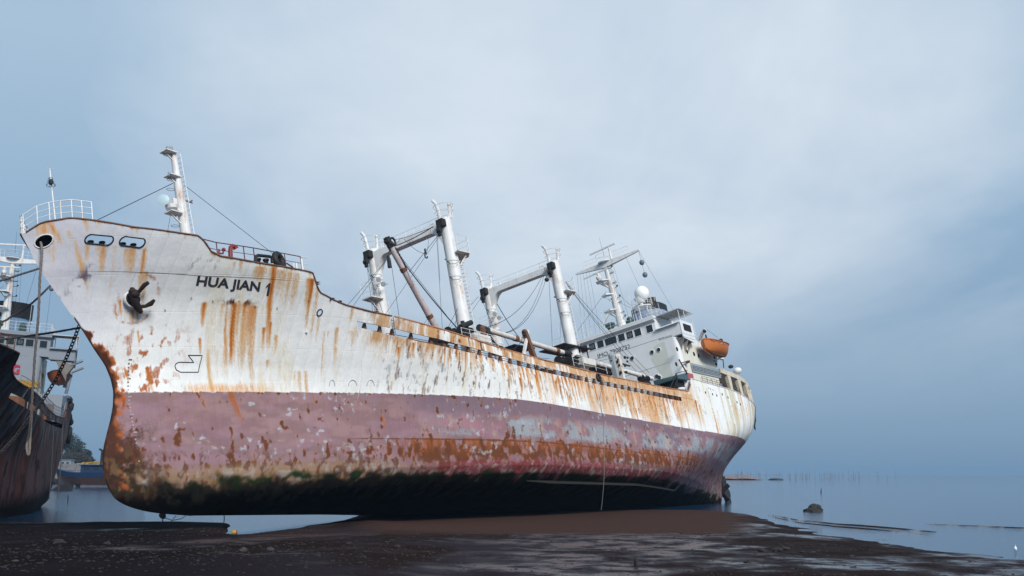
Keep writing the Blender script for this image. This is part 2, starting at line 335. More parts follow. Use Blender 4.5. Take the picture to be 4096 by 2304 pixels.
def paint_main(x, z):
    n0 = fbm(x*.5, z*.5, 1); n1 = fbm(x*1.7, z*1.7, 2, 4); n2 = fbm(x*3.5, z*3.5, 5, 3); xd = x+drift(x)*(z-9); vs_ = fbm(xd*3, z*.25, 8, 3); n3 = fbm(x*.9, z*2.0, 21, 4)
    c = np.ones(x.shape+(3,))*WHT; S = [np.ones(x.shape+(3,))*V(.6, .3, .1), np.zeros_like(x)]
    up_ = z >= zline(x)
    def T(col, mk): layer(S, col, mk*up_)
    c = cmix(c, (.74, .75, .70), sst(.4, .8, n0)*.5)
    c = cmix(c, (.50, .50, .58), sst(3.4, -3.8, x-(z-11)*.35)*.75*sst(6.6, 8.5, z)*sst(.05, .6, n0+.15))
    T((.76, .66, .46), sst(.42, .75, vs_)*sst(-2, 5, x)*sst(.30, .6, fbm(x*.45, z*.2, 19, 3))*.50)
    T((.66, .36, .17), sst(24, 48, x)*sst(64, 57, x)*sst(.25, .62, fbm(x*.5, z*.28, 31, 4)+.10*(z-7.4))*.72)
    T((.60, .36, .18), sst(14, 20, x)*sst(64, 58, x)*sst(8.0, 9.1, z)*sst(.35, .6, vs_)*.7)
    T((.58, .33, .15), sst(13, 15, x)*sst(62, 60, x)*sst(8.9, 9.6, z)*sst(.3, .62, fbm(x*2.2, z*.4, 77, 3))*.85)
    T((.60, .56, .40), sst(64, 72, x)*sst(.40, .62, fbm(x*1.7, z*.1, 44, 3))*.75)
    ST_ = [(a, float(topz(a)) if zt > 90 else zt, l, w, s, d) for a, zt, l, w, s, d in ST]
    sk = np.maximum(streaks(x, z, ST_), streaks(x, z, ST2, 13)*sst(10, 18, x))
    T((.66, .42, .20), sst(.03, .35, sk)*.72); T((.62, .19, .025), sst(.30, .95, sk)*.92); T((.25, .07, .02), sst(.85, 1.35, sk+.4*(n2-.5))*.8)
    fl = sst(.62, .70, n2*.5+n1*.5+.03*np.exp(-((x-24)/9.)**2)+.02*np.exp(-((x-45)/14.)**2))
    T((.30, .34, .37), .6*fl*sst(.42, .55, n0)*.75*sst(12, 17, x)); T((.10, .035, .02), sst(.64, .72, fbm(x*5.0, z*1.2, 61, 3)+.0*x-.01)*sst(15, 18, x)*sst(62, 56, x)*.5)
    T((.09, .03, .025), sst(.66, .74, fbm(x*5.0, z*1.1, 91, 3))*np.exp(-((x-25)/6.)**2)*sst(6.7, 7.2, z)*.8)
    T((.12, .11, .17), sst(.48, .62, fbm(x*3.6, z*3.6, 33, 3))*np.exp(-((x+2.2+(z-12.2)*-.55)/.30)**2)*np.exp(-((z-12.2)/.75)**2))
    T((.28, .27, .30), sst(.5, .62, fbm(x*3, z*2, 36, 3))*np.exp(-((x-2.8)/1.6)**2)*np.exp(-((z-12.7)/.35)**2)*.6)
    an = np.exp(-((np.hypot((x-.5)*1.0, (z-11.05)*.85)-.95)/.08)**2); T((.42, .14, .04), an*sst(.48, .58, n2)*.6)
    T((.10, .03, .02), sst(.46, .58, fbm(x*3.2, z*4.2, 52, 3))*np.exp(-((x-5.7)/.8)**2)*np.exp(-((z-11.03)/.16)**2)*1.2)
    T((.42, .12, .025), sst(.55, .68, fbm(x*4.4, z*2.6, 71, 3)+.04*np.exp(-((x-1.2)/1.0)**2))*np.exp(-((x-1.7)/1.6)**2)*sst(10.2, 9.2, z)*.9)
    T((.74, .36, .10), sst(3.5, 4.5, x)*sst(10, 7, x)*sst(7.0+.35*(n1-.5), 6.55, z)*.6)
    # ---- antifouling below the painted line
    P = np.ones(x.shape+(3,))*V(.235, .146, .152); dn_ = ~up_
    def B(col, mk): layer(S, col, mk*dn_)
    P = cmix(P, (.33, .205, .212), sst(.4, .65, n3)*.6); P = cmix(P, (.22, .125, .155), sst(.45, .7, fbm(x*.7, z*.9, 15, 4))*.6); P = cmix(P, (.30, .19, .235), sst(.45, .7, fbm(x*.5, z*1.6, 16, 4))*.5)
    up = sst(17, 21, x+1.2*(n1-.5))*sst(4.95+.9*(n0-.5)+.015*(x-20), 5.5, z+.25*(n1-.5)); P = cmix(P, (.195, .135, .17), up*.9)
    band = sst(17, 26, x)*sst(3.4, 3.9, z)*sst(5.5, 4.7, z); B((.29, .325, .36), band*sst(.38, .66, fbm(x*.55, z*1.1, 66, 5)+.08*sst(22, 42, x))*.85)
    P = cmix(P, (.38, .17, .21), band*sst(.50, .68, fbm(x*1.1, z*1.4, 68, 4))*.5); B((.46, .30, .22), band*sst(.56, .72, fbm(x*1.3, z*.7, 69, 4))*.55)
    B((.40, .42, .48), sst(.62, .72, fbm(x*3.6, z*3.0, 17, 3))*sst(.50, .66, fbm(x*.9, z*.9, 18))*.7*sst(2.2, 3, z))
    w = fbm(x*3.1, z*1.9, 23, 4); lo = np.exp(-((z-2.65)/.80)**2); wide = sst(14, 22, x)*sst(62, 50, x)
    thr = .70-.075*lo-.19*lo*wide-.035*sst(5, 2, z)
    B((.28, .088, .03), sst(thr-.09, thr+.01, w)*(.30+.65*wide)*np.minimum(lo*1.3, 1)); B((.125, .045, .022), sst(thr-.01, thr+.06, w)*.95)
    B((.28, .088, .03), sst(.38, .58, fbm(x*3.2, z*.5, 27, 3))*sst(2.0, 3.35, z)*(z < 3.42-.004*(x-30))*sst(14, 20, x)*sst(66, 60, x)*.85)
    B((.11, .045, .025), np.exp(-((z-(3.46-.012*(x-15)))/.04)**2)*sst(13, 15, x)*sst(62, 60, x)*.95)
    B((.38, .38, .40), sst(.62, .72, fbm(x*3.2, z*3.2, 29, 3))*sst(.45, .6, n0)*lo*.75)
    B((.34, .11, .04), sst(.2, .7, streaks(x, z, [(4.8, 7, 4.5, .35, .8, -.3), (6.5, 7, 3.4, .5, .8, -.1), (11.6, 7, 2.8, .35, .8, -.1), (8, 6.8, 1.6, .3, .5, 0), (27.3, 7, 4.2, .14, 1.2, 0), (30.5, 5.4, 1.6, .08, .6, 0), (66.5, 7, 2.4, .2, .7, 0), (1.6, 7, 2.8, .25, .8, -.1), (16.6, 5, 1.7, .1, 1.3, -.1)]))*.85)
    B((.28, .15, .10), sst(70, 80, x)*sst(.4, .65, vs_)*.7)
    e1 = 1.95+.25*(n1-.5)+.3*(n0-.5)
    B((.30, .195, .095), sst(e1+.50, e1-.25, z)*sst(24, 11, x)*.62); B((.12, .05, .03), sst(.52, .64, fbm(x*3.3, z*2.4, 121, 3))*sst(3.3, 2.3, z)*.75); B((.22, .045, .05), sst(2.2, 1.75, z)*sst(17, 24, x)*sst(62, 52, x)*.65)
    B((.38, .36, .36), sst(.56, .68, fbm(x*3.2, z*3.2, 83, 3))*sst(2.3, 1.5, z)*.5)
    e2 = 1.38+.8*(fbm(x*1.4, z*.5, 88, 4)-.5)-.32*sst(14, 32, x)
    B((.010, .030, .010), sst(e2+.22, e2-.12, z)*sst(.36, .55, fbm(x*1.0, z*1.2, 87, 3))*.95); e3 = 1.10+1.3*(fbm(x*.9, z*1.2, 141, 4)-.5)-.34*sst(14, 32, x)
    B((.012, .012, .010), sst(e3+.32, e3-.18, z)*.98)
    B((.12, .105, .095), sst(.44, .56, fbm(x*3.5, z*3.5, 99, 3))*np.exp(-((x-49)/5.)**4)*np.exp(-((z-1.75)/.33)**4))
    c = np.where(dn_[..., None], P, c)
    ds = x-np.interp(z, TZ, T_XS); sw = .30+.55*sst(9.8, 8.2, z)-.25*sst(8.2, 6.8, z)+.75*sst(6.2, 3, z)
    stm = sst(sw, .05, ds+1.0*(n1-.5)+.4*(n2-.5))*sst(10.6, 8.6, z+1.2*(n1-.5))
    layer(S, (.40, .11, .022), sst(.08, .45, stm)*.95*(z > 1)); layer(S, (.060, .026, .019), sst(.38, .8, stm+.9*(n2-.5)+.25*sst(4.5, 2.5, z))*.97)
    layer(S, (.075, .032, .022), sst(.44, .62, n1*.6+n2*.4+.06)*sst(4.0, .8, ds)*sst(5.6, 3.2, z)*dn_*.9); layer(S, (.030, .022, .015), sst(.40, .58, n2*.6+n1*.4)*sst(3.4, 1.0, ds)*sst(3.6, 1.8, z)*.92); layer(S, (.16, .10, .05), sst(.56, .66, fbm(x*4, z*3, 131, 3))*sst(3, 1, ds)*sst(4, 2, z)*.6)
    layer(S, (.015, .012, .011), sst(.16, .03, ds)*sst(12, 10, z)*sst(.35, .5, n1)*.9)
    layer(S, (.0035, .0035, .0035), sst(1.0, .35, z+.9*(n1-.5)+.2*sst(14, 32, x))*.985); layer(S, (.022, .019, .013), sst(.52, .64, fbm(x*3.4, z*3.4, 151, 3))*sst(-.1, .5, z)*sst(1.3, .9, z)*.8)  # black fouling, with the darkness under the hull deepened into its colour
    lip = topz(x)-z; layer(S, (.24, .09, .04), sst(.10, .0, lip)*sst(.35, .55, vs_)*.9)
    return c, S[0], S[1]
def paint_old(x, z):
    n0 = fbm(x*.4, z*.4, 101); n1 = fbm(x*1.6, z*.9, 102, 5); v1 = fbm(x*.9, z*.22, 103, 5)
    c = np.ones(x.shape+(3,))*V(.12, .115, .125)
    c = cmix(c, (.16, .062, .04), sst(.42, .6, v1)*.95); c = cmix(c, (.22, .22, .25), sst(.56, .68, fbm(x*1.2, z*.45, 105, 4))*.7*sst(4, 9, z))
    c = cmix(c, (.13, .045, .035), sst(7.8, 6.8, z)*.6); c = cmix(c, (.028, .018, .017), sst(.5, .66, n1)*.85); c = cmix(c, (.10, .085, .04), sst(.6, .7, n0)*.35)
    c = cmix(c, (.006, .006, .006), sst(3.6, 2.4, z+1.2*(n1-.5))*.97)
    c = c*.95
    return c, V(.05, .025, .02)+np.zeros_like(c), sst(.45, .75, fbm(x*2.2, z*.5, 107, 3))*.7*sst(2, 3.5, z)
def hullmat(name):
    m, N, b = newmat(name); tc = N.new('ShaderNodeTexCoord').outputs['Object']
    a0 = N.new('ShaderNodeVertexColor', layer_name='paint').outputs[0]; sv = N.new('ShaderNodeVertexColor', layer_name='stain')
    sp0 = N.new('ShaderNodeSeparateXYZ'); N.link(tc, sp0.inputs[0]); mr = N.new('ShaderNodeMapRange', i_From_Min=8.0, i_From_Max=26.0, i_To_Min=.26, i_To_Max=0.0); N.link(sp0.outputs[0], mr.inputs['Value'])
    cx = N.new('ShaderNodeCombineXYZ'); N.link(N.math('ADD', sp0.outputs[0], N.math('MULTIPLY', mr.outputs[0], sp0.outputs[2])), cx.inputs[0]); N.link(sp0.outputs[1], cx.inputs[1]); N.link(sp0.outputs[2], cx.inputs[2])
    ns = N.noise(N.mapping(cx.outputs[0], (13, 6, .7)), 1.0, 6, .7); ni = N.noise(tc, 7.0, 8, .75); wz = N.new('ShaderNodeMapRange', i_From_Min=3.2, i_From_Max=6.6, i_To_Min=.12, i_To_Max=.72); N.link(sp0.outputs[2], wz.inputs['Value'])
    nn = N.math('ADD', N.math('MULTIPLY', ns, wz.outputs[0]), N.math('MULTIPLY', ni, N.math('SUBTRACT', 1.0, wz.outputs[0])))
    mk = sv.outputs[1]; amp = N.math('MULTIPLY', N.math('MULTIPLY', mk, N.math('SUBTRACT', 1.0, mk)), 4.0)
    mk = N.math('ADD', N.math('ADD', N.math('MULTIPLY', N.math('SUBTRACT', mk, .5), 1.25), .5), N.math('MULTIPLY', N.math('MULTIPLY', N.math('SUBTRACT', nn, .5), 3.4), amp), True)
    a = N.mix(mk, a0, sv.outputs[0])
    f1 = N.noise(tc, 26, 5, .7); f2 = N.noise(N.mapping(tc, (9, 9, .9)), 1.0, 5, .7); bg = N.noise(tc, .55, 3, .5); md = N.noise(tc, 2.4, 5, .6)
    g = N.ramp(f1, [(.25, (.88, .87, .86)), (.6, (1, 1, 1))]); g2 = N.ramp(f2, [(.3, (.93, .91, .88)), (.55, (1, 1, 1))])
    c = N.mix(1.0, N.mix(1.0, a, g, 'MULTIPLY'), g2, 'MULTIPLY'); N.link(c, b.inputs['Base Color'])
    b.inputs['Roughness'].default_value = .62; bw = N.new('ShaderNodeRGBToBW'); N.link(a, bw.inputs[0]); N.link(N.math('MULTIPLY', bw.outputs[0], .6, True), b.inputs['Specular IOR Level'])
    # plating: shallow dents between frames, weld seams
    sep = N.new('ShaderNodeSeparateXYZ'); N.link(tc, sep.inputs[0])
    def seam(v, p, w):
        t = N.math('ABSOLUTE', N.math('SUBTRACT', N.math('FRACT', N.math('DIVIDE', v, p)), .5)); return N.math('MULTIPLY', N.math('SUBTRACT', .5, N.math('MULTIPLY', t, 1.0)), 1.0/w, True)
    sm = N.math('MINIMUM', seam(sep.outputs[2], 1.75, .011), seam(sep.outputs[0], 7.2, .003))
    bn = N.bump(bg, .55, .14); bn = N.bump(md, .22, .03, bn); bn = N.bump(f1, .2, .008, bn)
    fr_ = N.math('POWER', N.math('ABSOLUTE', N.math('SINE', N.math('MULTIPLY', sep.outputs[0], pi/.78))), .55); bn = N.bump(fr_, .45, .045, bn)
    bn = N.bump(sm, .35, .02, bn); N.link(bn, b.inputs['Normal'])
    return m
HM = hullmat('weathered_hull_plating')
def in_stadium(x, z, c0, c1, r):
    ax, az = c0; bx, bz = c1; dx, dz = bx-ax, bz-az; t = np.clip(((x-ax)*dx+(z-az)*dz)/(dx*dx+dz*dz+1e-9), 0, 1); return np.hypot(x-ax-t*dx, z-az-t*dz) < r
OVALS = [((-2.45, 13.94), (-1.74, 13.81), .20), ((-1.05, 13.77), (-.37, 13.65), .20)]
HOLES = [((-4.15, 14.0), (-4.1, 14.0), .30), ((10.85, 10.7), (10.86, 10.7), .15)]
def put_paint(me, CC):
    CC = np.clip(CC, 0, 1)
    a = me.color_attributes.new('paint', 'FLOAT_COLOR', 'POINT'); a.data.foreach_set('color', np.concatenate([CC[:, :3], np.ones((len(CC), 1))], 1).astype(np.float32).ravel())
    a = me.color_attributes.new('stain', 'FLOAT_COLOR', 'POINT'); a.data.foreach_set('color', CC[:, 3:7].astype(np.float32).ravel())
def make_hull(name, root, paint, du=.075, dz=.075, holes=True):
    Lx = 92.0; us = [0.0]; step = .004
    while us[-1] < 96.6:
        x = us[-1]-4.8; loc_ = du if x < 22 else (du*1.6 if x < 45 else du*2.2); step = min(step*1.18, loc_)
        rem = 96.7-us[-1]; us.append(us[-1]+min(step, max(.01, rem*.12)))
        if rem < .05: break
    u = np.array(us); u = (u-u[0])/(u[-1]-u[0]); nz = int(15.3/dz); vv = np.linspace(0, 1, nz)
    def xat(u, z): a = np.interp(z, TZ, T_XS); b = np.interp(z, TZ, T_XE); return a+(b-a)*u
    zt = np.full_like(u, 12.0)
    for k in range(60): zt = .5*zt+.5*shellz(xat(u, zt))
    zt = shellz(xat(u, zt))
    Z = -.3+(zt[:, None]+.3)*vv[None, :]; X = xat(np.repeat(u[:, None], nz, 1), Z); Y = hb(X, Z)
    n, m_ = X.shape; verts = []; faces = []; cols = []
    idx = np.arange(n*m_).reshape(n, m_)
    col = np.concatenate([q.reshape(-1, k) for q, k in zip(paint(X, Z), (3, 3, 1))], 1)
    A = idx[:-1, :-1].ravel(); B = idx[1:, :-1].ravel(); Cc = idx[1:, 1:].ravel(); D = idx[:-1, 1:].ravel()
    Q = np.stack([A, B, Cc, D], 1)
    if holes:
        fx = X.ravel()[Q].mean(1); fz = Z.ravel()[Q].mean(1); k = np.zeros(len(Q), bool)
        for c0, c1, r in OVALS+HOLES: k |= in_stadium(fx, fz, c0, c1, r)
        Q = Q[~k]
    P1 = np.stack([X.ravel(), -Y.ravel(), Z.ravel()], 1)
    # starboard side, coarser
    si = np.unique(np.concatenate([np.arange(0, n, 3), [n-1]])); sj = np.unique(np.concatenate([np.arange(0, m_, 3), [m_-1]]))
    X2 = X[np.ix_(si, sj)]; Z2 = Z[np.ix_(si, sj)]; P2 = np.stack([X2.ravel(), hb(X2, Z2).ravel(), Z2.ravel()], 1)
    c2 = col.reshape(n, m_, 7)[np.ix_(si, sj)].reshape(-1, 7); o = len(P1)
    idx2 = np.arange(len(P2)).reshape(len(si), len(sj))+o
    Q2 = np.stack([idx2[:-1, :-1].ravel(), idx2[:-1, 1:].ravel(), idx2[1:, 1:].ravel(), idx2[1:, :-1].ravel()], 1)
    o2 = o+len(P2)      # flat keel strip joining the two sides
    xk = X[:, 0]; K = np.concatenate([np.stack([xk, -Y[:, 0], Z[:, 0]], 1), np.stack([xk, Y[:, 0], Z[:, 0]], 1)]); nk = len(xk)
    Q3 = np.array([(o2+i, o2+nk+i, o2+nk+i+1, o2+i+1) for i in range(nk-1)])
    PP = np.concatenate([P1, P2, K]); CC = np.concatenate([col, c2, np.ones((2*nk, 7))*.004]); QQ = np.concatenate([Q, Q2, Q3])
    me = bpy.data.meshes.new(name); me.vertices.add(len(PP)); me.vertices.foreach_set('co', PP.astype(np.float32).ravel())
    me.loops.add(QQ.size); me.loops.foreach_set('vertex_index', QQ.astype(np.int32).ravel())
    me.polygons.add(len(QQ)); me.polygons.foreach_set('loop_start', np.arange(0, QQ.size, 4, dtype=np.int32)); me.polygons.foreach_set('loop_total', np.full(len(QQ), 4, np.int32))
    me.update(calc_edges=True); me.validate()
    put_paint(me, CC)
    me.polygons.foreach_set('use_smooth', [True]*len(me.polygons)); me.materials.append(HM)
    ob = bpy.data.objects.new(name, me); C.objects.link(ob); ob.parent = root; return ob
def painted_strip(name, root, P, XZ, paint, thick=None):
    """curved plate with the same weathered paint. P (n,m,3), XZ the x,z used for its stains"""
    m = MB(); P = np.asarray(P, float); m.grid(P); Pin = P.copy(); Pin[..., 1] -= np.sign(P[..., 1])*.06; k = P.shape[0]*P.shape[1]; m.grid(Pin)
    n_, q_ = P.shape[:2]
    for i in range(n_-1):
        for j in (0, q_-1): m.f.append((i*q_+j, (i+1)*q_+j, k+(i+1)*q_+j, k+i*q_+j))
    for i in (0, n_-1):
        for j in range(q_-1): m.f.append((i*q_+j, i*q_+j+1, k+i*q_+j+1, k+i*q_+j))
    o = m.build(name, HM, root); X, Z = XZ; c = np.concatenate([q.reshape(-1, k) for q, k in zip(paint(np.asarray(X), np.asarray(Z)), (3, 3, 1))], 1); put_paint(o.data, np.concatenate([c, c]))
    return o
def bulwarks(root, paint, dark=False):
    for sd in (1, -1):
        for a, b in ((13.2, 16.33), (16.55, 62.0)):
            n = max(20, int((b-a)/(.12 if sd > 0 else .6))); xs = np.linspace(a, b, n); zs0 = np.where(xs < 59.2, np.interp(xs, SUX, SUZ), np.interp(xs, [59.2, 62], [8.9, 8.9])); zs1 = np.array(topz(xs))
            vv = np.linspace(0, 1, 12); Z = zs0[:, None]+(zs1-zs0)[:, None]*vv; X = np.repeat(xs[:, None], 12, 1)
            wob = .035*(fbm(X*.7, Z*.8, 55, 3)-.5)*2*(1+.8*vv)
            Y = sd*(hb(X, Z)+.012+wob); Zp = Z+.03*(vn(X*1.3, X*0, 9)-.5)*(1-vv)
            painted_strip('bulwark_plate', root, np.stack([X, Y, Zp], -1), (X, Z), paint)
    return
def hull_fittings(root, main=True):
    # caps along the sheer
    for sd in (1, -1):
        def cap(a, b, n): return [(x, sd*(float(hb(x, float(topz(x))))+.01), float(topz(x))+.02) for x in np.linspace(a, b, n)]
        MB().tube(cap(-4.85, 16.33, 110), .05, 5).build('gunwale', RU, root); MB().tube(cap(16.55, 61.9, 60), .055, 5).build('gunwale', OR, root); MB().tube(cap(62.1, 91.5, 60), .05, 5).build('gunwale', W_, root)
    # decks
    def deck(x0, x1, zf, name, mat, n=30, inset=.08):
        xs = np.linspace(x0, x1, n); m = MB(); vs = []; 
        P = [[(x, s*(max(float(hb(x, zf(x)))-inset, .02)), zf(x)) for s in (-1, 1)] for x in xs]; m.grid(P)
        Q = [[(x, s*(max(float(hb(x, zf(x)))-inset, .02)), zf(x)-.12) for s in (-1, 1)] for x in xs]; m.grid(Q); return m.build(name, mat, root)
    deck(-3.3, 10.3, lambda x: 12.62-.05*(x+3) if x < 3 else 12.3, 'forecastle_deck', RU)
    deck(10.3, 62.3, lambda x: float(shellz(max(x, 13.3)) if x > 13.2 else 9.9)-.28 if x < 59.2 else 8.3, 'main_deck', RU, 60)
    deck(62.3, 91.4, lambda x: float(topz(x))-1.1, 'poop_deck', GY)
    MB().box(10.3, 10.42, -4.9, 4.9, 9.6, 12.2).build('forecastle_bulkhead', W_, root)
    for x0, x1 in ((12.4, 26.8), (31.8, 43.3), (48.5, 60.5)):
        m = MB(); m.box(x0, x1, -4.3, 4.3, 8.2, 10.25-.012*(x0-12)); 
        for k in range(int((x1-x0)/1.2)): m.box(x0+.3+k*1.2, x0+.42+k*1.2, 4.302, 4.5, 8.3, 10.1-.012*(x0-12))
        m.build('hatch_coaming', RU, root)
    for sd in (1, -1) if main else (1,):
        # stanchions and rails in the open slot
        xs = [13.35, 14.45, 15.7, 16.75, 18.4]+list(np.arange(20.2, 58.8, 1.27 if sd > 0 else 2.6))
        for i, x in enumerate(xs):
            if sd < 0 and i % 2: continue
            zl_ = float(np.interp(x, SLX, SLZ))-.15; zu = float(np.interp(x, SUX, SUZ))+.12; y = sd*(float(hb(x, zl_))-.10)
            m = MB(); m.box(x-.02, x+.30+.25*R_()*(x < 20), y-.35, y-.28, zl_, zu) if False else m.hexa([(x, y-.32, zl_), (x+.28, y-.32, zl_), (x+.28, y+.06, zl_), (x, y+.06, zl_), (x+.1, y-.06, zu), (x+.28, y-.06, zu), (x+.28, y+.05, zu), (x+.1, y+.05, zu)])
            m.build('stanchion', RU, root)
        for a, b in ((13.3, 16.3), (16.6, 59.1)):
            for t in (.35, .7):
                xx = np.linspace(a, b, 40); MB().tube([(x, sd*(float(hb(x, 9))-.05), float(np.interp(x, SLX, SLZ))*(1-t)+float(np.interp(x, SUX, SUZ))*t) for x in xx], .022, 4).build('slot_rail', RU, root)
SHIP = empty('cargo_ship'); SHIP.matrix_world = SH.matrix()
tag(SHIP, 'big beached cargo ship with rust-streaked white topsides and faded red bottom, leaning on the mud', 'cargo ship')
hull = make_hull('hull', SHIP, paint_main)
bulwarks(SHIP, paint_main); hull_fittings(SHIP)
# rims round the openings
for c0, c1, r in OVALS:
    pts = []
    for k in range(36):
        t = 2*pi*k/36; ex = c1 if cos(t) > 0 else c0; x = ex[0]+r*1.02*cos(t); z = ex[1]+r*1.02*sin(t); pts.append((x, float(hb(x, z))+.02, z))
    MB().tube(pts, .04, 7, True).build('mooring_slot_rim', BK, SHIP)
pts = [(-4.15+.31*cos(t), float(hb(-4.15+.31*cos(t), 14+.31*sin(t)))+.02, 14+.31*sin(t)) for t in np.linspace(0, 2*pi, 29)[:-1]]
rim = MB().tube(pts, .035, 7, True).build('hawse_rim', W_, SHIP)
MB().tube([(p[0]+.04, p[1]-.05, p[2]) for p in pts], .05, 6, True).build('hawse_lip', BK, rim)
m = MB(); c0 = V(-4.12, .62, 14.0)
P = [[V(*p)+V(.35, -.55, 0)*t*1.0 for p in pts+[pts[0]]] for t in (0, .5, 1)]; m.grid(P); e = [tuple(q) for q in P[-1][:-1]]; m.add(e, [tuple(range(len(e)))]); m.build('hawse_pipe', DK, rim)
pts = [(10.85+.17*cos(t), float(hb(10.85+.17*cos(t), 10.7+.17*sin(t)))+.02, 10.7+.17*sin(t)) for t in np.linspace(0, 2*pi, 19)[:-1]]
MB().tube(pts, .04, 6, True).build('fairlead_rim', BK, SHIP)
# bollards behind the mooring slots (tops seen in the openings)
for px, py in ((370, 965), (416, 968), (500, 973), (542, 977)):
    h = hit(px, py); d = V(.3, -.55, .32); b = V(*h)+d*.9
    MB().lathe((b[0], b[1], b[2]-.86), (0, 0, 1), [(0, .11), (.72, .11), (.74, .17), (.81, .17), (.83, .12)], 14).build('bollard', BK, SHIP, smooth=True)
# bilge keel, rudder and stern gear
m = MB(); n = 40; top = []; out = []
for x in np.linspace(30.5, 60.5, n):
    z = .75 if 1 else 0; y = float(hb(x, z)); e = min(1, (x-30.5)/3+.15, (60.5-x)/3+.15); top.append((x, y, z)); out.append((x, y+.20*e, z-.20*e))
m.grid([top, out]); m.grid([[(a[0], a[1]-.02, a[2]-.09) for a in top], [(a[0], a[1]-.01, a[2]-.07) for a in out]]); m.grid([out, [(a[0], a[1]-.01, a[2]-.07) for a in out]])
m.build('bilge_keel', painted('keel_growth', (.022, .020, .016), .4, .9, .8, scale=2), SHIP)
m = MB(); m.cyl((83.4, .0, 4.6), (83.0, 0, 3.3), .16, .2, 10); m.beam((83.0, 0, 3.4), (83.2, 0, -.1), .28, 1.3, up=(1, 0, 0)); m.sphere((83.7, 0, 1.5), .62, 12, 8, (1, .3, 1.1)); m.sphere((83.3, 0, 2.9), .42, 10, 7, (1, .5, .8))
m.beam((82.0, 0, -.2), (84.9, 0, -.25), .3, .25); rud = m.build('rudder', BK, SHIP, smooth=True)
for a in range(4):
    t = a*pi/2+.5; m = MB(); r0 = V(81.7, 0, 1.6); tip = r0+V(.1, cos(t)*1.25, sin(t)*1.25); m.beam(r0, tip, .5, .07, up=(1, .4, 0)); m.build('propeller_blade', BK, SHIP)
# ------------------------------------------------------------------ lettering
def quad(*px): r = [hit(*p) for p in px]; return [(q[0], q[2]) for q in r]
tl, bl, br, tr = quad((791, 1104), (781, 1155), (1035, 1179), (1043, 1129)); on_hull('HUA JIAN', tl, bl, br, tr, 'name_lettering', INK, SHIP, .025, .035)
m = MB(); q_ = [V(*hit(600+a/2.07, 560+b/2.07))+V(-.01, .03, 0) for a, b in ((984, 1187), (999, 1187), (981, 1291), (962, 1291), (976, 1212), (957, 1228), (960, 1213))]; m.add(q_, [tuple(range(7))]); m.build('name_numeral', INK, SHIP, fix=False)
sym = [(752, 1421), (809, 1422), (793, 1489), (722, 1489), (705, 1480), (699, 1465), (704, 1454), (716, 1449), (775, 1450)]
pts = []
for i in range(len(sym)):
    a = V(*hit(*sym[i])); b = V(*hit(*sym[(i+1) % len(sym)]))
    for t in np.linspace(0, 1, 8)[:-1]: q = a*(1-t)+b*t; pts.append((q[0], float(hb(q[0], q[2]))+.012, q[2]))
MB().tube(pts, .026, 4, True).build('bulb_mark', INK, SHIP)
for k, tx in enumerate(['8M', '8', '6', '4', '2', '7M', '8', '6', '4', '2', '6M', '8', '6', '4', '2', '5M', '8', '6', '4', '2', '4M', '', '6', '4', '', '', '', '', '4']):
    if not tx: continue
    z = 8.05-.2*k; x = .72 if z > 5.2 else .72+.03*(5.2-z); w = .17 if len(tx) == 1 else .34
    on_hull(tx, (x, z+.095), (x, z), (x+w*.52, z), (x+w*.52, z+.095), 'draught_mark', INK if z > 6.5 else INKW, SHIP, .012, .02)
m = MB()
for px, w in ((1328, 22), (1410, 34), (1482, 30)):
    q = [V(*hit(px+w/2*cos(t), 1545-26*sin(t))) for t in np.linspace(.1, pi-.1, 9)]
    m.tube([(p[0], float(hb(p[0], p[2]))+.005, p[2]) for p in q], .035, 4)
m.build('faint_old_lettering', painted('faint_grey', (.48, .52, .56), .2), SHIP)
m = MB()
for px, py in ((553, 1190), (0, 0), ): pass
for px, py in ((765, 1192), (851, 1204), (997, 1210), (1020, 1226), (1108, 1232), (1235, 1202), (660, 1240)):
    h = hit(px, py); m.ring((h[0], h[1]+.03, h[2]), .05, .014, (.2, 1, 0), 10, 4, arc=.75)
m.build('welded_eye', RU, SHIP)
# ------------------------------------------------------------------ bow rail, jackstaff
def brail(a0, a1, n, sd):
    r = []
    for x in np.linspace(a0, a1, n): z = float(topz(x))+.03; r.append((x, sd*(float(hb(x, z-.05))-.03), z))
    return r
pp = brail(-2.6, -4.86, 6, -1)+brail(-4.89, -2.55, 7, 1)
rail(pp, 1.05, 3, .03).build('bow_rail', W_, SHIP)
m = MB(); b = at(229, 885, 1, 0); t = at(199, 676, 1, 0); b = (b[0], 0, 13.2); m.tube([b, t], [.05, .035], 6); m.tube([(t[0]-.15, 0, t[2]), (t[0]+.2, 0, t[2])], .03, 4); fs = m.build('jackstaff', W_, SHIP)
m = MB(); c = at(203, 728, 1, .12)
for k in range(5):
    a = 2*pi*k/5; m.tube([(c[0]+.1*cos(a), c[1]+.1*sin(a), c[2]+.22), (c[0]+.23*cos(a), c[1]+.23*sin(a), c[2]-.2)], .012, 4)
m.ring((c[0], c[1], c[2]+.22), .1, .012); m.ring((c[0], c[1], c[2]-.2), .23, .014); m.sphere((c[0], c[1], c[2]), .13, 8, 6, (1, 1, 1.4)); m.build('hanging_lantern', BK, fs)
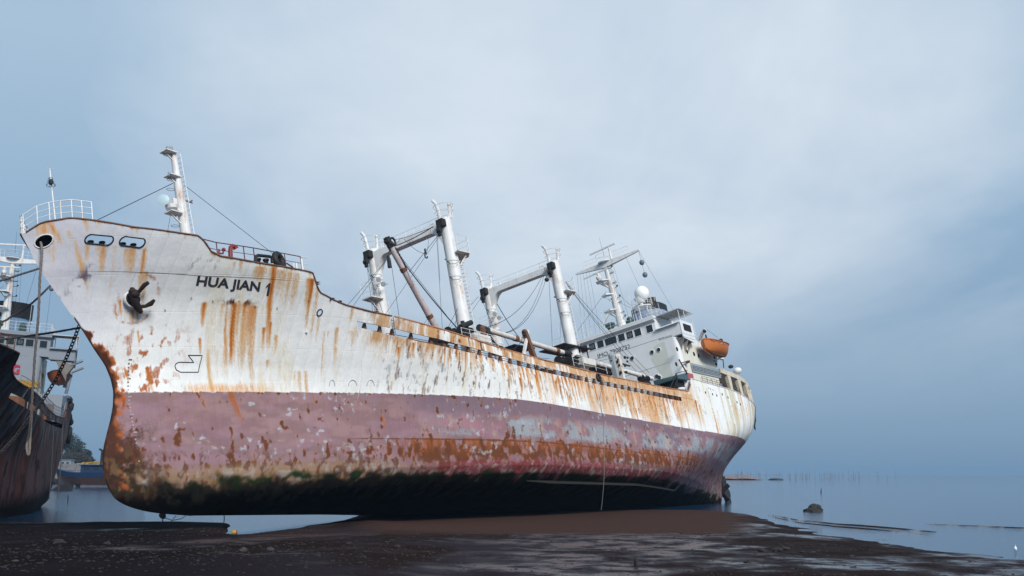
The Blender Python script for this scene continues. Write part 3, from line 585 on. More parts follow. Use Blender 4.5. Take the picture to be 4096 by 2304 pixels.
# ------------------------------------------------------------------ foremast
def q2(x, y, ax, v): return at(600+x/2.07, 560+y/2.07, ax, v)
mt = q2(190, 95, 1, 0); mb_ = q2(297, 775, 1, 0); dd = (V(*mb_)-V(*mt)); dd /= np.linalg.norm(dd); foot = V(*mb_)+dd*4.6
m = MB(); m.cyl(foot, V(*mt)+dd*2.2, .40, .27, 18); m.cyl(V(*mt)+dd*2.2, mt, .25, .16, 14); FM = m.build('foremast', W_, SHIP, smooth=True)
m = MB(); ladder(m, V(*foot)+V(.62, 0, 0), V(*mt)+V(.42, 0, -.1), .35, (0, 1, 0), .32, .025)
for k in range(14): p = V(*mt)*(k/14)+foot*(1-k/14); m.tube([p, p+V(.55, 0, 0)], .02, 4)
m.build('ladder', W_, FM)
m = MB()
for x0, y0, r in ((160, 125, .0), (190, 330, 0), (185, 410, 0), (222, 712, 0)):
    c = q2(x0-12, y0, 1, 0); m.ring(c, .26, .014, (0, .2, 1), 16, 4)
m.build('cable_hoop', BK, FM)
for x0, y0, w in ((150, 103, .5), (180, 303, .45), (195, 605, .55)):
    c = q2(x0, y0, 1, 0); m = MB(); m.hexa([(c[0]-w*.8, -.35, c[2]-.03), (c[0]+.45, -.35, c[2]-.03), (c[0]+.45, .35, c[2]-.03), (c[0]-w*.8, .35, c[2]-.03), (c[0]-w*.8, -.35, c[2]+.03), (c[0]+.45, -.35, c[2]+.03), (c[0]+.45, .35, c[2]+.03), (c[0]-w*.8, .35, c[2]+.03)])
    m.beam((c[0]-w*.5, 0, c[2]-.03), (c[0]+.5, 0, c[2]-.6), .07); m.build('mast_platform', W_, FM)
for x0, y0 in ((150, 72), (172, 72), (166, 285)):
    c = q2(x0, y0, 1, .1); MB().lathe((c[0], c[1], c[2]-.17), (0, 0, 1), [(0, .15), (.05, .12), (.1, .14), (.16, .12), (.22, .14), (.3, .12), (.34, .07)], 12).build('navigation_lamp', GY, FM)
c = q2(118, 502, 1, .1); hn = MB(); hn.lathe((c[0]-.05, c[1], c[2]), (-.75, .62, -.02), [(-.75, .04), (-.35, .06), (-.15, .12), (0, .22), (.12, .36), (.13, .34)], 18); hn.build('loudhailer', LB, FM, smooth=True)
m = MB(); c = q2(180, 560, 1, 0); m.lathe((c[0], 0, c[2]-.1), (0, 0, 1), [(0, .35), (.22, .4), (.25, .2)], 14); m.box(c[0]+.0, c[0]+.3, -.1, .2, c[2]+.2, c[2]+.6); m.box(c[0]-.1, c[0]+.6, -.3, .1, c[2]-.12, c[2]+.05); m.build('searchlight_box', W_, FM)
m = MB(); c = q2(330, 510, 1, 0); m.tube([(c[0]-.5, 0, c[2]), (c[0]+.2, 0, c[2]-.05)], .04, 5); m.tube([(c[0]-.1, 0, c[2]-.1), (c[0]+.2, 0, c[2]+.12)], .05, 5); m.build('mast_bracket', RU, FM)
def wire(p0, p1, name='stay_wire', r=.022, s=0.0, par=SHIP, mat=WIRE): return MB().tube(sag(p0, p1, s, 10 if s else 2), r, 4).build(name, mat, par)
st = q2(190, 358, 1, 0); wire(st, at(371, 889, 1, 0)); st2 = q2(292, 380, 1, 0); wire(st2, q2(1035, 955, 1, 0)); wire(q2(170, 620, 1, .3), q2(146, 755, 1, .3), r=.015)
# ------------------------------------------------------------------ forecastle deck gear
ps = [q2(x, y, 1, 4.6) for x, y in ((405, 812), (548, 848), (772, 880), (855, 893), (1112, 940), (1243, 965))]
m = MB()
tops = [V(*p) for p in ps]; m.tube(tops, .032, 5); m.tube([p-V(0, 0, .45) for p in tops], .02, 4); m.tube([p-V(0, 0, .85) for p in tops], .02, 4)
for p in tops: m.tube([p, p-V(0, 0, 1.15)], .032, 5)
m.build('forecastle_rail', MAR, SHIP)
rr = [q2(x, y, 1, 4.6) for x, y in ((1243, 965), (1300, 975))]; m = MB(); m.tube([rr[0], rr[1]], .03, 5)
for dz in (.45, .8): m.tube([V(*rr[0])-V(0, 0, dz), V(*rr[1])-V(0, 0, dz)], .02, 4)
p = q2(1210, 1020, 1, 5.2); m.tube([p, V(*p)-V(0, 0, .6)], .06, 6); m.tube([q2(1190, 1020, 1, 5), q2(1188, 1060, 1, 5)], .04, 5); p2_ = q2(1253, 985, 1, 5.2); m.tube([p2_, V(*p2_)-V(0, 0, 1)], .06, 6); m.build('rail_end', W_, SHIP)
c = [V(*q2(x, y, 1, 4.6)) for x, y in ((668, 985), (665, 920), (668, 890), (685, 878), (702, 884), (712, 902))]; MB().tube(c, [.13]*4+[.14, .17], 10).build('vent_pipe', RD, SHIP, smooth=True)
m = MB(); c = [V(*q2(x, y, 1, 4.6)) for x, y in ((572, 960), (572, 905))]; m.tube(c, .06, 7); c = [V(*q2(x, y, 1, 4.6)) for x, y in ((580, 940), (605, 940), (608, 905))]; m.tube(c, .05, 7); m.sphere(tuple(q2(610, 908, 1, 4.6)), .12, 8, 6); m.build('deck_valve', RD, SHIP)
fr = q2(1065, 997, 1, 5.4); m = MB(); m.ring(fr, .40, .19, (.25, 1, .1), 24, 10); m.box(fr[0]-.5, fr[0]+.5, fr[1]-.15, fr[1]+.15, fr[2]-.75, fr[2]-.42); m.build('round_fairlead', BK, SHIP, smooth=True)
c = [V(*q2(x, y, 1, 5.4)) for x, y in ((872, 1005), (875, 965), (895, 955), (990, 965), (1010, 975), (1012, 1015))]; MB().tube(c, .10, 8).build('mooring_frame', BK, SHIP, smooth=True)
for x, y in ((895, 1000), (960, 1005)):
    c = q2(x, y, 1, 4.9); MB().lathe((c[0], c[1], c[2]-.35), (0, 0, 1), [(0, .13), (.35, .13), (.38, .19), (.48, .19)], 12).build('bollard', BK, SHIP)
m = MB(); m.tube([q2(1130, 1020, 1, 5.2), q2(1185, 1055, 1, 5.2)], .05, 5); m.build('pipe_stub', RU, SHIP)
for x, y in ((60, 965), (130, 990), (475, 1090)):
    c = at(1300+x/2.337, 780+y/2.337, 1, 6.3); MB().tube([V(*c)-V(.1, 0, .12), V(*c), V(*c)+V(.25, 0, .02)], .05, 5).build('roller_handle', BK, SHIP)
# small ports in the poop side
for px, py in ((2822, 1570), (2850, 1577), (2867, 1582), (2889, 1577), (2912, 1590), (2948, 1609), (2962, 1617)):
    h = hit(px, py); MB().lathe((h[0], h[1]-.03, h[2]), (.1, 1, 0), [(0, .14), (.05, .14), (.055, .11)], 12).build('side_scuttle', BK, SHIP)
for k, (px, py) in enumerate([(2835, 1553), (2842, 1556), (2852, 1560)]): h = hit(px, py); MB().sphere((h[0], h[1], h[2]), .09, 8, 6, (1, .4, .7)).build('small_vent', BK, SHIP)
# ================================================================== CARGO GANTRIES
def gantry(x, zt, dx=0):
    """two posts at y +-3.7 joined by a haunched crossbeam; x0 at the foot"""
    m = MB(); W = 3.72; z0 = 8.3
    for s in (1, -1):
        m.cyl((x+dx, s*W, z0), (x, s*W, zt-2.0), .56, .49, 22); m.cyl((x, s*W, zt-2.0), (x, s*W, zt+.35), .49, .46, 22); m.box(x+dx-.75, x+dx+.75, s*W-.75, s*W+.75, z0, z0+2.5)
    ys = np.linspace(-W+.3, W-.3, 34); tp = [(x, y, zt+.05) for y in ys]
    def bot(y): e = min(y+W-.4, W-.4-y); return zt-.50-1.15*max(0, 1-e/1.0)**2
    L = MB()
    P = []
    for y in ys:
        b = bot(y); P.append([(x-.36, y, zt+.05), (x-.36, y, b), (x+.36, y, b), (x+.36, y, zt+.05), (x-.36, y, zt+.05)])
    m.grid(P); g = m.build('cargo_gantry', W_, SHIP, smooth=True)
    for s in (1, -1):
        # black head block on the forward side
        m = MB(); m.box(x-.95, x-.42, s*W-.30, s*W+.30, zt-.45, zt+.1); m.cyl((x-1.0, s*W-.25, zt-.85), (x-1.0, s*W+.1, zt-.85), .22, .22, 12)
        m.box(x-1.12, x-.92, s*W-.2, s*W+.06, zt-1.3, zt-.45); m.build('head_block', BK, g)
        # curved horns and hoop rail on top
        m = MB(); m.tube([(x-.1, s*W-.38, zt+.3), (x-.12, s*W-.42, zt+1.2), (x-.15, s*W-.52, zt+1.8), (x-.2, s*W-.74, zt+2.15)], [.16, .13, .12, .12], 7)
        m.tube([(x+.1, s*W+.38, zt+.3), (x+.12, s*W+.5, zt+1.35)], [.14, .12], 7); m.sphere((x+.12, s*W+.5, zt+1.4), .15, 8, 6); m.build('top_horn', W_, g, smooth=True)
        m = MB(); m.ring((x, s*W, zt+1.4), .78, .022, n=22, m=4); m.ring((x, s*W, zt+.9), .72, .018, n=22, m=4)
        for k in range(6): a = k*pi/3; m.tube([(x+.6*cos(a), s*W+.6*sin(a), zt+.3), (x+.78*cos(a), s*W+.78*sin(a), zt+1.4)], .018, 4)
        m.build('hoop_rail', W_, g)
    m = rail([(x+.2, y, zt+.05) for y in np.linspace(-W+.8, W-.8, 8)], .75, 2, .02); m.build('beam_rail', W_, g)
    for y in (-W+1.3, W-1.3): MB().tube([(x, y-.2, zt), (x, y-.15, zt+.38), (x, y+.15, zt+.38), (x, y+.2, zt)], .07, 6).build('pad_eye', W_, g)
    # platform and rail on the port post, ladder down its after side
    zp = zt-2.75; m = MB(); ring_ = [(x+1.45*cos(a), W+1.15*sin(a), zp) for a in np.linspace(-1.0, 1.5, 9)]
    m.prism([(x+.3, W-.9, zp), (x+1.5, W-.9, zp), (x+1.6, W+.5, zp), (x+.9, W+1.1, zp), (x-.4, W+.95, zp)], (0, 0, .09)); m.beam((x+1.4, W, zp), (x+.5, W, zp-1.1), .09); m.beam((x+.9, W+.8, zp), (x+.3, W+.4, zp-.9), .09)
    pf = m.build('post_platform', WR, g); rail([(x+.6, W-.9, zp+.05), (x+1.5, W-.9, zp+.05), (x+1.6, W+.5, zp+.05), (x+.9, W+1.1, zp+.05), (x-.4, W+.95, zp+.05)], 1.35, 3, .02).build('platform_rail', W_, pf)
    m = MB(); ladder(m, (x+.95+dx, W+.1, 9.6), (x+.9, W+.1, zp), .42, (0, 1, 0), .32, .026)
    for k in range(16): z = 10+k*(zp-10.3)/15; m.ring((x+1.15, W+.1, z), .34, .014, n=12, m=4, arc=.75) if k % 2 else m.tube([(x+.5, W+.1, z), (x+.95, W+.1, z)], .03, 4)
    m.build('ladder', WR, g)
    zp = zt-4.1; m = MB(); m.prism([(x-1.7, -W-.5, zp), (x-.3, -W-.6, zp), (x-.3, -W+.6, zp), (x-1.7, -W+.5, zp)], (0, 0, .1)); m.beam((x-1.5, -W, zp), (x-.4, -W, zp-.8), .1)
    pf = m.build('post_platform', WR, g); rail([(x-.5, -W-.5, zp+.1), (x-1.7, -W-.5, zp+.1), (x-1.7, -W+.5, zp+.1), (x-.5, -W+.5, zp+.1)], 1.2, 3, .018).build('platform_rail', W_, pf)
    m = MB(); ladder(m, (x+.75, -W, 9.6), (x+.75, -W, zt-4), .38, (0, 1, 0), .34, .024); m.build('ladder', W_, g)
    for dy, dz in ((.7, -2.6), (.2, -3.1), (1.1, -3.1)):
        c = V(x-.75, -W+dy, zt+dz); m = MB(); m.lathe(c, (-.8, .55, -.3), [(-.12, .1), (0, .2), (.12, .21), (.13, .15)], 14); m.beam(c, c+V(.6, 0, .1), .05); m.build('floodlight', GY, g)
    for s, dz in ((-1, -5.4), (1, -3.4), (-1, -2.0), (1, -4.7)):
        m = MB(); m.ring((x-.35, s*W+.25, zt+dz), .42, .018, (0, .15, 1), 16, 4); m.ring((x-.4, s*W+.3, zt+dz-.25), .3, .014, (0, .3, 1), 12, 4); m.beam((x-.9, s*W+.1, zt+dz), (x-.4, s*W, zt+dz-.1), .05); m.build('cable_bracket', BK, g)
    # winch cab / boom heel at the foot of the port post
    m = MB(); m.box(x-1.2, x+1.0, W+.45, W+1.5, 11.35, 11.9); m.box(x-.9, x+.6, W+.2, W+.9, 9.3, 11.35); m.build('winch_box', WR, g)
    return g
G1 = gantry(29.35, 21.55); G2 = gantry(45.9, 21.15)
def w1(x, y, ax, v): return at(1300+x/2.337, 780+y/2.337, ax, v)
def w2(x, y, ax, v): return at(1850+x/2.07, 940+y/2.07, ax, v)
# raised boom of the forward gantry
b0 = V(*w1(1042, 1250, 1, 1.6)); b1 = V(*w1(612, 480, 1, 1.6)); b2 = V(*w1(572, 395, 1, 1.6))
dn = unit(b0-b1)
BM1 = MB().cyl(b0+dn*2.6, b1, .27, .22, 16).build('cargo_boom', painted('boom_paint', (.50, .45, .46), .9), SHIP, smooth=True)
m = MB(); m.cyl(b1-dn*-.1, b2, .26, .26, 14); 
for k in range(9): p = b1*(1-k/9)+b2*(k/9)+V(.28*R_()-.1, .3*(R_()-.3), -.3*R_()); m.sphere(tuple(p), .14+.12*R_(), 8, 6); 
for k in range(7): p = b1+dn*(.2+.25*k)+V(.25, .15, -.05); m.sphere(tuple(p), .15, 7, 5)
p = b1+V(-.5, 0, -.9); m.cyl(p, p+V(0, 0, -.9), .12, .16, 8); m.cyl(b1, p, .04, .04, 6); m.ring(tuple(b1+V(.25, .1, .4)), .3, .09, (0, 1, 0), 14, 6); m.build('boom_head', BK, BM1)
for t in (.28, .85): p = b1*(1-t)+b0*t; m = MB(); m.cyl(p-dn*.15, p+dn*.15, .275, .275, 14); m.sphere(tuple(p+V(-.22, .1, 0)), .10, 8, 6); m.build('boom_collar', RU, BM1)
# rigging of the forward gantry
x1 = 29.35; HB = V(x1-1.1, 3.5, 20.3); HL = V(x1-1.1, -3.9, 20.2)
for a, b, s, r in ((w1(590, 590, 1, 1.4), w1(215, 1025, 1, 5.8), .0, .018), (w1(610, 560, 1, 1.4), w1(262, 1040, 1, 5.8), 0, .018), (w1(612, 590, 1, 1.4), w1(695, 1155, 1, 3), 0, .016),
                   (w1(645, 480, 1, 1.6), w1(1010, 295, 1, 3.4), .12, .035), (w1(640, 420, 1, 1.6), w1(735, 402, 1, 2.5), 0, .02), (w1(735, 402, 1, 2.5), w1(1015, 300, 1, 3.4), 0, .02),
                   (w1(640, 500, 1, 1.5), w1(1250, 1260, 1, 4), .25, .045), (w1(700, 565, 1, 1.6), w1(1225, 1240, 1, 3), .0, .022), (HB, w1(785, 720, 1, 1.8), 0, .02), (w1(1080, 370, 1, 3.6), w1(570, 1105, 1, -2), 0, .016),
                   (w1(1040, 330, 1, 3.6), w1(1098, 1265, 1, 3.6), 0, .018), (w1(1050, 380, 1, 3.6), w1(1075, 800, 1, 3.7), 0, .014), (w1(990, 300, 1, 3.0), w1(952, 540, 1, 3.0), 0, .018), (w1(740, 410, 1, 2.2), w1(935, 548, 1, 3), .25, .018),
                   (w1(378, 630, 1, -3.8), w1(545, 1110, 1, -3.0), 0, .02), (w1(390, 640, 1, -3.8), w1(445, 1085, 1, -3.5), 0, .02), (w1(400, 640, 1, -3.8), w1(465, 1090, 1, -3.5), 0, .02), (w1(720, 400, 1, 2), w1(665, 475, 1, 1.8), -.1, .014),
                   (w1(1240, 1060, 1, 3.9), w1(1135, 1270, 1, 3), 0, .016), (w1(1235, 1110, 1, 3.9), w1(1212, 1265, 1, 3), 0, .014), (w1(965, 1150, 1, 2), w1(915, 1215, 1, 3), 0, .014), (w1(965, 1150, 1, 2), w1(968, 1230, 1, 3), 0, .014), (w1(1240, 1165, 1, 4), w1(1140, 1270, 1, 3), 0, .014)):
    wire(a, b, 'rigging_wire', r, s, G1)
m = MB(); c = w1(945, 570, 1, 3.0); m.ring(c, .17, .05, (0, 1, 0), 14, 6, arc=.75); m.cyl(V(*c)+V(0, 0, .15), V(*c)+V(0, 0, .6), .09, .06, 8); m.build('cargo_hook', BK, G1)
m = MB(); c = V(*w1(1290, 1215, 1, 4.5)); m.cyl(V(*w1(1268, 1235, 1, 4.6)), V(*w1(1365, 1192, 1, 4.6)), .22, .20, 12); m.cyl(c+V(0, 0, .3), c+V(0, 0, -1.6), .16, .16, 8)
for k in range(10): m.sphere(tuple(c+V(-.5+R_()*1.0, .1, -.3-R_()*1.5)), .16+.1*R_(), 7, 5)
m.build('boom_heel', BK, G1)
# stowed booms amidships
def boom(a, b, r, mat=W_, name='cargo_boom'):
    a = V(*a); b = V(*b); return MB().cyl(a, b, r, r, 16).build(name, mat, SHIP, smooth=True)
a = V(*w2(215, 790, 1, 4.6)); b = V(*w2(890, 990, 1, 4.6)); BM2 = boom(a, b, .21, WR)
d = unit(b-a); MB().cyl(b-d*1.2, b, .24, .28, 12).build('boom_end', BK, BM2); m = MB(); m.cyl(a-d*1.3, a-d*.1, .27, .24, 12)
for k in range(9): m.sphere(tuple(a-d*(.1+.12*k)+V(0, .1, -.25*R_()-.1)), .14+.08*R_(), 7, 5)
m.build('boom_end', BK, BM2)
for t in (.31, .4, .82): p = a*(1-t)+b*t; MB().cyl(p-d*.25, p+d*.25, .245, .245, 14).build('boom_collar', RU, BM2)
ch = [V(*w2(x, y, 1, 4.9)) for x, y in ((210, 800), (222, 840), (255, 880), (290, 915), (335, 930))]; MB().tube(ch, .07, 6).build('chain', BK, BM2)
a = V(*w2(985, 1025, 1, 4.6)); b = V(*w2(1570, 1190, 1, 4.6)); BM3 = boom(a, b, .2, W_); m = MB(); d = unit(b-a); m.cyl(a-d*.9, a, .24, .22, 10); m.build('boom_end', BK, BM3)
for t in (.25, .42, .78): p = a*(1-t)+b*t; MB().cyl(p-d*.12, p+d*.12, .235, .235, 14).build('boom_collar', W_, BM3)
for (x0, y0, x1_, y1_), w, mt in (((165, 770, 185, 900), .3, RU), ((540, 800, 505, 1000), .2, W_), ((515, 805, 590, 1010), .38, RU), ((1230, 1000, 1275, 1180), .42, GY), ((1285, 1010, 1325, 1190), .42, WR)):
    a = V(*w2(x0, y0, 1, 4.9)); b = V(*w2(x1_, y1_, 1, 4.9)); b = b+(b-a)*.25; m = MB(); m.beam(a, b, w, w); m.sphere(tuple(a), w*.7, 8, 6); m.build('boom_rest', mt, SHIP)
m = MB(); m.beam(w2(1230, 1040, 1, 4.9), w2(1385, 1085, 1, 4.9), .12)
for k in range(12): m.sphere(tuple(V(*w2(1270+R_()*110, 1005+R_()*150, 1, 5.0))), .08+.08*R_(), 6, 5)
for k in range(5): m.sphere(tuple(V(*w2(505+R_()*30, 800+R_()*40, 1, 5.0))), .12, 6, 5)
m.build('lashing_gear', BK, SHIP)
x2 = 45.9
for a, b, s, r in ((w2(675, 310, 1, 3.5), w2(215, 760, 1, 4.6), .9, .022), (w2(680, 318, 1, 3.5), w2(270, 820, 1, 4.6), 1.5, .022), (w2(700, 330, 1, 3.5), w2(365, 810, 1, 4.6), 1.1, .022), (w2(265, 530, 1, -3.6), w2(475, 855, 1, 0), .3, .04), (w2(150, 510, 1, -3.8), w2(270, 800, 1, 0), 0, .018),
                   (w2(130, 510, 1, -3.8), w1(1320, 1080, 1, 3.9), 0, .022), (w2(150, 525, 1, -3.8), w1(1325, 1155, 1, 3.9), 0, .02), (w2(715, 350, 1, 3.7), w2(745, 930, 1, 3.7), 0, .02), (w2(850, 390, 1, 4), w2(1440, 1130, 0, 62.0), .3, .022), (w2(855, 385, 1, 4), w2(1545, 1140, 0, 61.8), .2, .022), (w2(860, 400, 1, 4), w2(1530, 1165, 0, 61.8), .5, .02),
                   (w2(985, 1075, 1, 5.0), w2(1230, 1020, 1, 4.9), 0, .016), (w2(500, 820, 1, 4.9), w2(430, 930, 1, 4.9), .3, .02), (w2(515, 830, 1, 4.9), w2(345, 935, 1, 4.9), .5, .02), (w2(590, 1000, 1, 4.9), w2(720, 1020, 1, 4.9), .1, .016), (w2(300, 770, 1, -3.5), w2(390, 925, 1, 0), .0, .018), (w2(810, 720, 1, 3), w2(808, 930, 1, 3), 0, .016)):
    wire(a, b, 'rigging_wire', r, s, G2)
m = MB(); c = w2(697, 370, 1, 3.6); m.sphere(c, .2, 10, 8); m.cyl(V(*c), V(*c)+V(0, 0, 1.2), .02, .02, 5); m.build('hook_ball', BK, G2)
# dark deck canopies and winches between the gantries
for x, y, dx_, dz_ in ((405, 950, 1.6, .08), (850, 945, 2.4, .1)):
    c = V(*w2(x, y, 1, 3.2)); m = MB(); m.hexa([c+V(-dx_, -1.3, -.2), c+V(dx_, -1.3, -.1), c+V(dx_, 1.3, -.1), c+V(-dx_, 1.3, -.2), c+V(-dx_, -1.3, -.1), c+V(dx_, -1.3, 0), c+V(dx_, 1.3, 0), c+V(-dx_, 1.3, -.1)])
    for k in (-1, 1): m.beam(c+V(k*dx_*.8, 1.1, 0), c+V(k*dx_*.8, 1.1, -2.4), .08)
    m.build('deck_canopy', DK, SHIP)
def winch(c, s=1.0):
    c = V(*c); m = MB(); m.cyl(c+V(-.7, 0, 0)*s, c+V(.7, 0, 0)*s, .32*s, .32*s, 14)
    for k in (-.75, .75, .2): m.cyl(c+V(k, 0, 0)*s, c+V(k+.07, 0, 0)*s, .5*s, .5*s, 16)
    m.box(c[0]-.9*s, c[0]+.9*s, c[1]-.4*s, c[1]+.4*s, c[2]-.9*s, c[2]-.45*s); return m.build('cargo_winch', BK, SHIP)
for c in (w2(820, 1045, 1, 4.4), w2(900, 1045, 1, 4.8), w2(1060, 1095, 1, 3.6), w2(1110, 1085, 1, 3.6), w2(1180, 1100, 1, 3.4), w1(1190, 1290, 1, 4.2), w2(20, 800, 1, 4.6), w2(690, 1150, 1, 5.2), w1(1060, 1360, 1, 5.4), w2(1500, 1190, 1, 4.6)): winch(c, .8)
rail([w2(x, y, 1, 5.6) for x, y in ((5, 870), (75, 885), (150, 900), (225, 920), (300, 940))], .95, 3, .022).build('deck_rail', W_, SHIP)
rail([w2(x, y, 1, 5.2) for x, y in ((925, 1085), (1010, 1105), (1110, 1125), (1200, 1150))], 1.0, 3, .022).build('deck_rail', W_, SHIP)
for k in range(34):
    x = 31+26*R_(); z = float(topz(x)); h = .08+.16*R_(); MB().tube([(x, 7.05, z-.1), (x+.05, 7.0, z+h), (x+.3*R_(), 7.02, z+h*.8)], .04, 5).build('bulwark_cleat', BK, SHIP)
m = MB(); ladder(m, (16.44, 6.75, 9.75), (16.44, 6.8, 10.9), .22, (1, 0, 0), .2, .02); m.build('gap_ladder', BK, SHIP)
m = MB(); r0 = hit(2390, 1512); m.ring((r0[0], r0[1]+.1, r0[2]), .28, .11, (0, 1, 0), 16, 8); m.build('pipe_collar', BK, SHIP, smooth=True)
m = MB(); m.box(19.5, 22.5, 2.5, 5.5, 9.5, 10.25); m.build('deck_store', painted('brown_store', (.20, .10, .07), .6), SHIP)
# ================================================================== DECKHOUSE
def e5(x, y, ax, v, fr=SH): return fr.at(2300+x/2.07, 940+y/2.07, ax, v)
def deckhouse(root, fr, wm, first=True, yp=5.6):
    X0 = 62.4
    m = MB(); n = 8
    # rounded port and starboard corners of the main block
    pl = [(X0+.45-.45*cos(a), yp+.85+.45*sin(a)) for a in np.linspace(0, pi/2, n)]+[(71.2, yp+1.3), (71.2, -6.9)]+[(X0+1.4-1.4*cos(a), -5.6-1.3*sin(a)) for a in np.linspace(pi/2, 0, n)]
    m.prism([(x, y, 8.2) for x, y in pl], (0, 0, 7.7)); hs = m.build('deckhouse', wm, root)
    # bridge: flush with the front, narrower than the wings
    m = MB(); m.prism([(X0, 4.95, 15.9), (X0+4.6, 4.95, 15.9), (X0+4.6, -6.9, 15.9), (X0, -6.9, 15.9)], (0, 0, 2.25))
    m.build('bridge_block', wm, hs)
    m = MB(); m.prism([(X0-.35, 5.05, 18.15), (X0+5, 5.05, 18.15), (X0+5, -7.0, 18.15), (X0-.35, -7.0, 18.15)], (0, 0, .22)); m.prism([(X0-.35, 5.05, 17.98), (X0-.02, 5.05, 17.72), (X0-.02, -7.0, 17.72), (X0-.35, -7.0, 17.98)], (0, 0, .2)); m.build('bridge_roof', wm, hs)
    for x, y, w in ((80, 950, 1.0), (145, 927, 1.0), (212, 907, 1.0), (297, 880, 1.9), (385, 847, 1.0), (452, 822, 1.0), (518, 800, 1.0), (615, 767, .95)):
        yc = e5(x, y, 0, X0)[1] if first else SH.at(2300+x/2.07, 940+y/2.07, 0, X0)[1]; zc = 17.28-.02*yc; hw = .37*w
        if x < 310 and x > 280: hw = .68
        f = MB(); 
        for a0, b0_, a1, b1_ in ((yc-hw-.05, zc-.43, yc+hw+.05, zc-.37), (yc-hw-.05, zc+.37, yc+hw+.05, zc+.43), (yc-hw-.05, zc-.37, yc-hw, zc+.37), (yc+hw, zc-.37, yc+hw+.05, zc+.37)): f.box(X0-.035, X0+.01, a0, a1, b0_, b1_)
        f = f.build('window', wm, hs); MB().box(X0-.012, X0+.01, yc-hw, yc+hw, zc-.37, zc+.37).build('pane', GL, f) if False else None
        p = MB().box(X0-.014, X0-.002, yc-hw, yc+hw, zc-.37, zc+.37).build('window_pane', GL, hs)
        if x in (145, 452): mm = MB(); mm.ring((X0-.03, yc, zc), .2, .015, (1, 0, 0), 18, 4); mm.ring((X0-.03, yc, zc), .1, .012, (1, 0, 0), 14, 4); mm.build('clear_view_screen', GY, hs)
    # portholes
    ports = [(475, 1020), (640, 970), (695, 950), (575, 1195), (680, 1170), (700, 1180), (320, 1190)]
    for x, y in ports:
        c = SH.at(2300+x/2.07, 940+y/2.07, 0, X0); 
        if abs(c[1]) > 6.6 or c[1] > yp: continue
        MB().lathe((X0-.05, c[1], c[2]), (-1, 0, 0), [(-.05, .26), (.0, .26), (.02, .21)], 16).build('porthole_rim', wm, hs); MB().lathe((X0-.08, c[1], c[2]), (1, 0, 0), [(0, .2), (.02, .2)], 16).build('porthole_glass', GL, hs)
    m = MB()
    for z in (13.25, 15.9): m.box(X0-.02, X0+.0, -6.0, yp, z, z+.03); m.box(X0+1.4, 71.2, yp+1.3, yp+1.32, z, z+.03)
    m.build('plating_seam', GY, hs)
    # fluted port side
    m = MB(); ps = []
    for k in range(60): x = X0+.6+k*(71.1-X0-.6)/59; ps.append([(x, yp+1.31+.035*(k % 2), 10.0), (x, yp+1.31+.035*(k % 2), 15.3-.04*(x-X0))])
    m.grid(ps); m.build('fluted_side', painted('streaked_side_paint', (.66, .67, .60), .6, dirt=.5), hs)
    for x, y in ((845, 945), (928, 965), (985, 985), (1022, 1000), (838, 1070)):
        c = SH.at(2300+x/2.07, 940+y/2.07, 1, 6.95); MB().lathe((c[0], yp+1.33, c[2]), (0, 1, 0), [(0, .22), (.05, .22), (.06, .16)], 14).build('side_porthole', BK, hs)
    # port bridge wing
    m = MB(); m.box(X0-.0, X0+.09, 4.95, 7.6, 15.75, 16.95); m.box(X0, 65.6, 5.0, 7.6, 15.68, 15.78)
    pts = [(X0, 7.6, 15.7), (X0, 7.6, 16.95), (X0+.3, 7.6, 17.15), (65.6, 7.6, 17.15), (65.6, 7.6, 15.3), (65.0, 7.6, 15.05), (X0+.2, 7.6, 15.3)]
    m.prism(pts, (0, -.09, 0)); m.prism([(X0-.02, 4.95, 16.93), (X0-.02, 7.65, 17.0), (X0-.3, 7.65, 16.85), (X0-.3, 4.95, 16.8)], (0, 0, .05))
    wg = m.build('bridge_wing', wm, hs)
    MB().box(X0+.7, 65.0, 7.605, 7.62, 16.1, 16.85).build('wing_opening', DK, wg)
    m = MB(); m.prism([(X0+.1, 5.6, 15.7), (X0+.1, 7.6, 15.3), (X0+.5, 6.9, 14.2), (X0+.8, 6.9, 13.5)], (.12, 0, 0)); m.prism([(64.6, 5.6, 15.7), (64.6, 7.6, 15.3), (64.6, 6.9, 14.2)], (.12, 0, 0)); m.prism([(63.6, 5.6, 15.7), (63.6, 7.6, 15.3), (63.6, 6.9, 13.9)], (.12, 0, 0)); m.prism([(X0, 7.6, 15.32), (65.6, 7.6, 15.32), (65.2, 6.9, 15.1), (X0+.2, 6.9, 15.1)], (0, 0, .08)); m.build('wing_bracket', painted('bracket_paint', (.30, .28, .26), .5), wg)
    # awning on the wing
    aw = MB(); a = [(X0+.4, 4.8, 18.35), (66.2, 4.8, 18.45), (66.2, 7.5, 18.5), (X0+.4, 7.7, 18.35)]; aw.prism(a, (0, 0, .07))
    for k in range(9): t = k/8; aw.beam((X0+.4+t*3.7, 4.8, 18.33), (X0+.4+t*3.7, 7.6, 18.38), .07)
    aw = aw.build('awning', painted('awning_grey', (.50, .50, .50), .3), hs)
    for x, y in ((X0+.5, 7.5), (64.3, 7.5), (66.1, 7.5), (66.1, 5.2)): MB().cyl((x, y, 15.8), (x, y, 18.35), .035, n=6).build('awning_post', W_, aw)
    # roof rail and clutter
    rr = [(X0-.2, y, 18.37) for y in np.linspace(-6.9, 4.9, 11)]; rail(rr, 1.0, 3, .02).build('roof_rail', W_, hs)
    rail([(x, 4.95, 18.37) for x in np.linspace(X0, X0+4.8, 5)], 1.0, 3, .02).build('roof_rail', W_, hs)
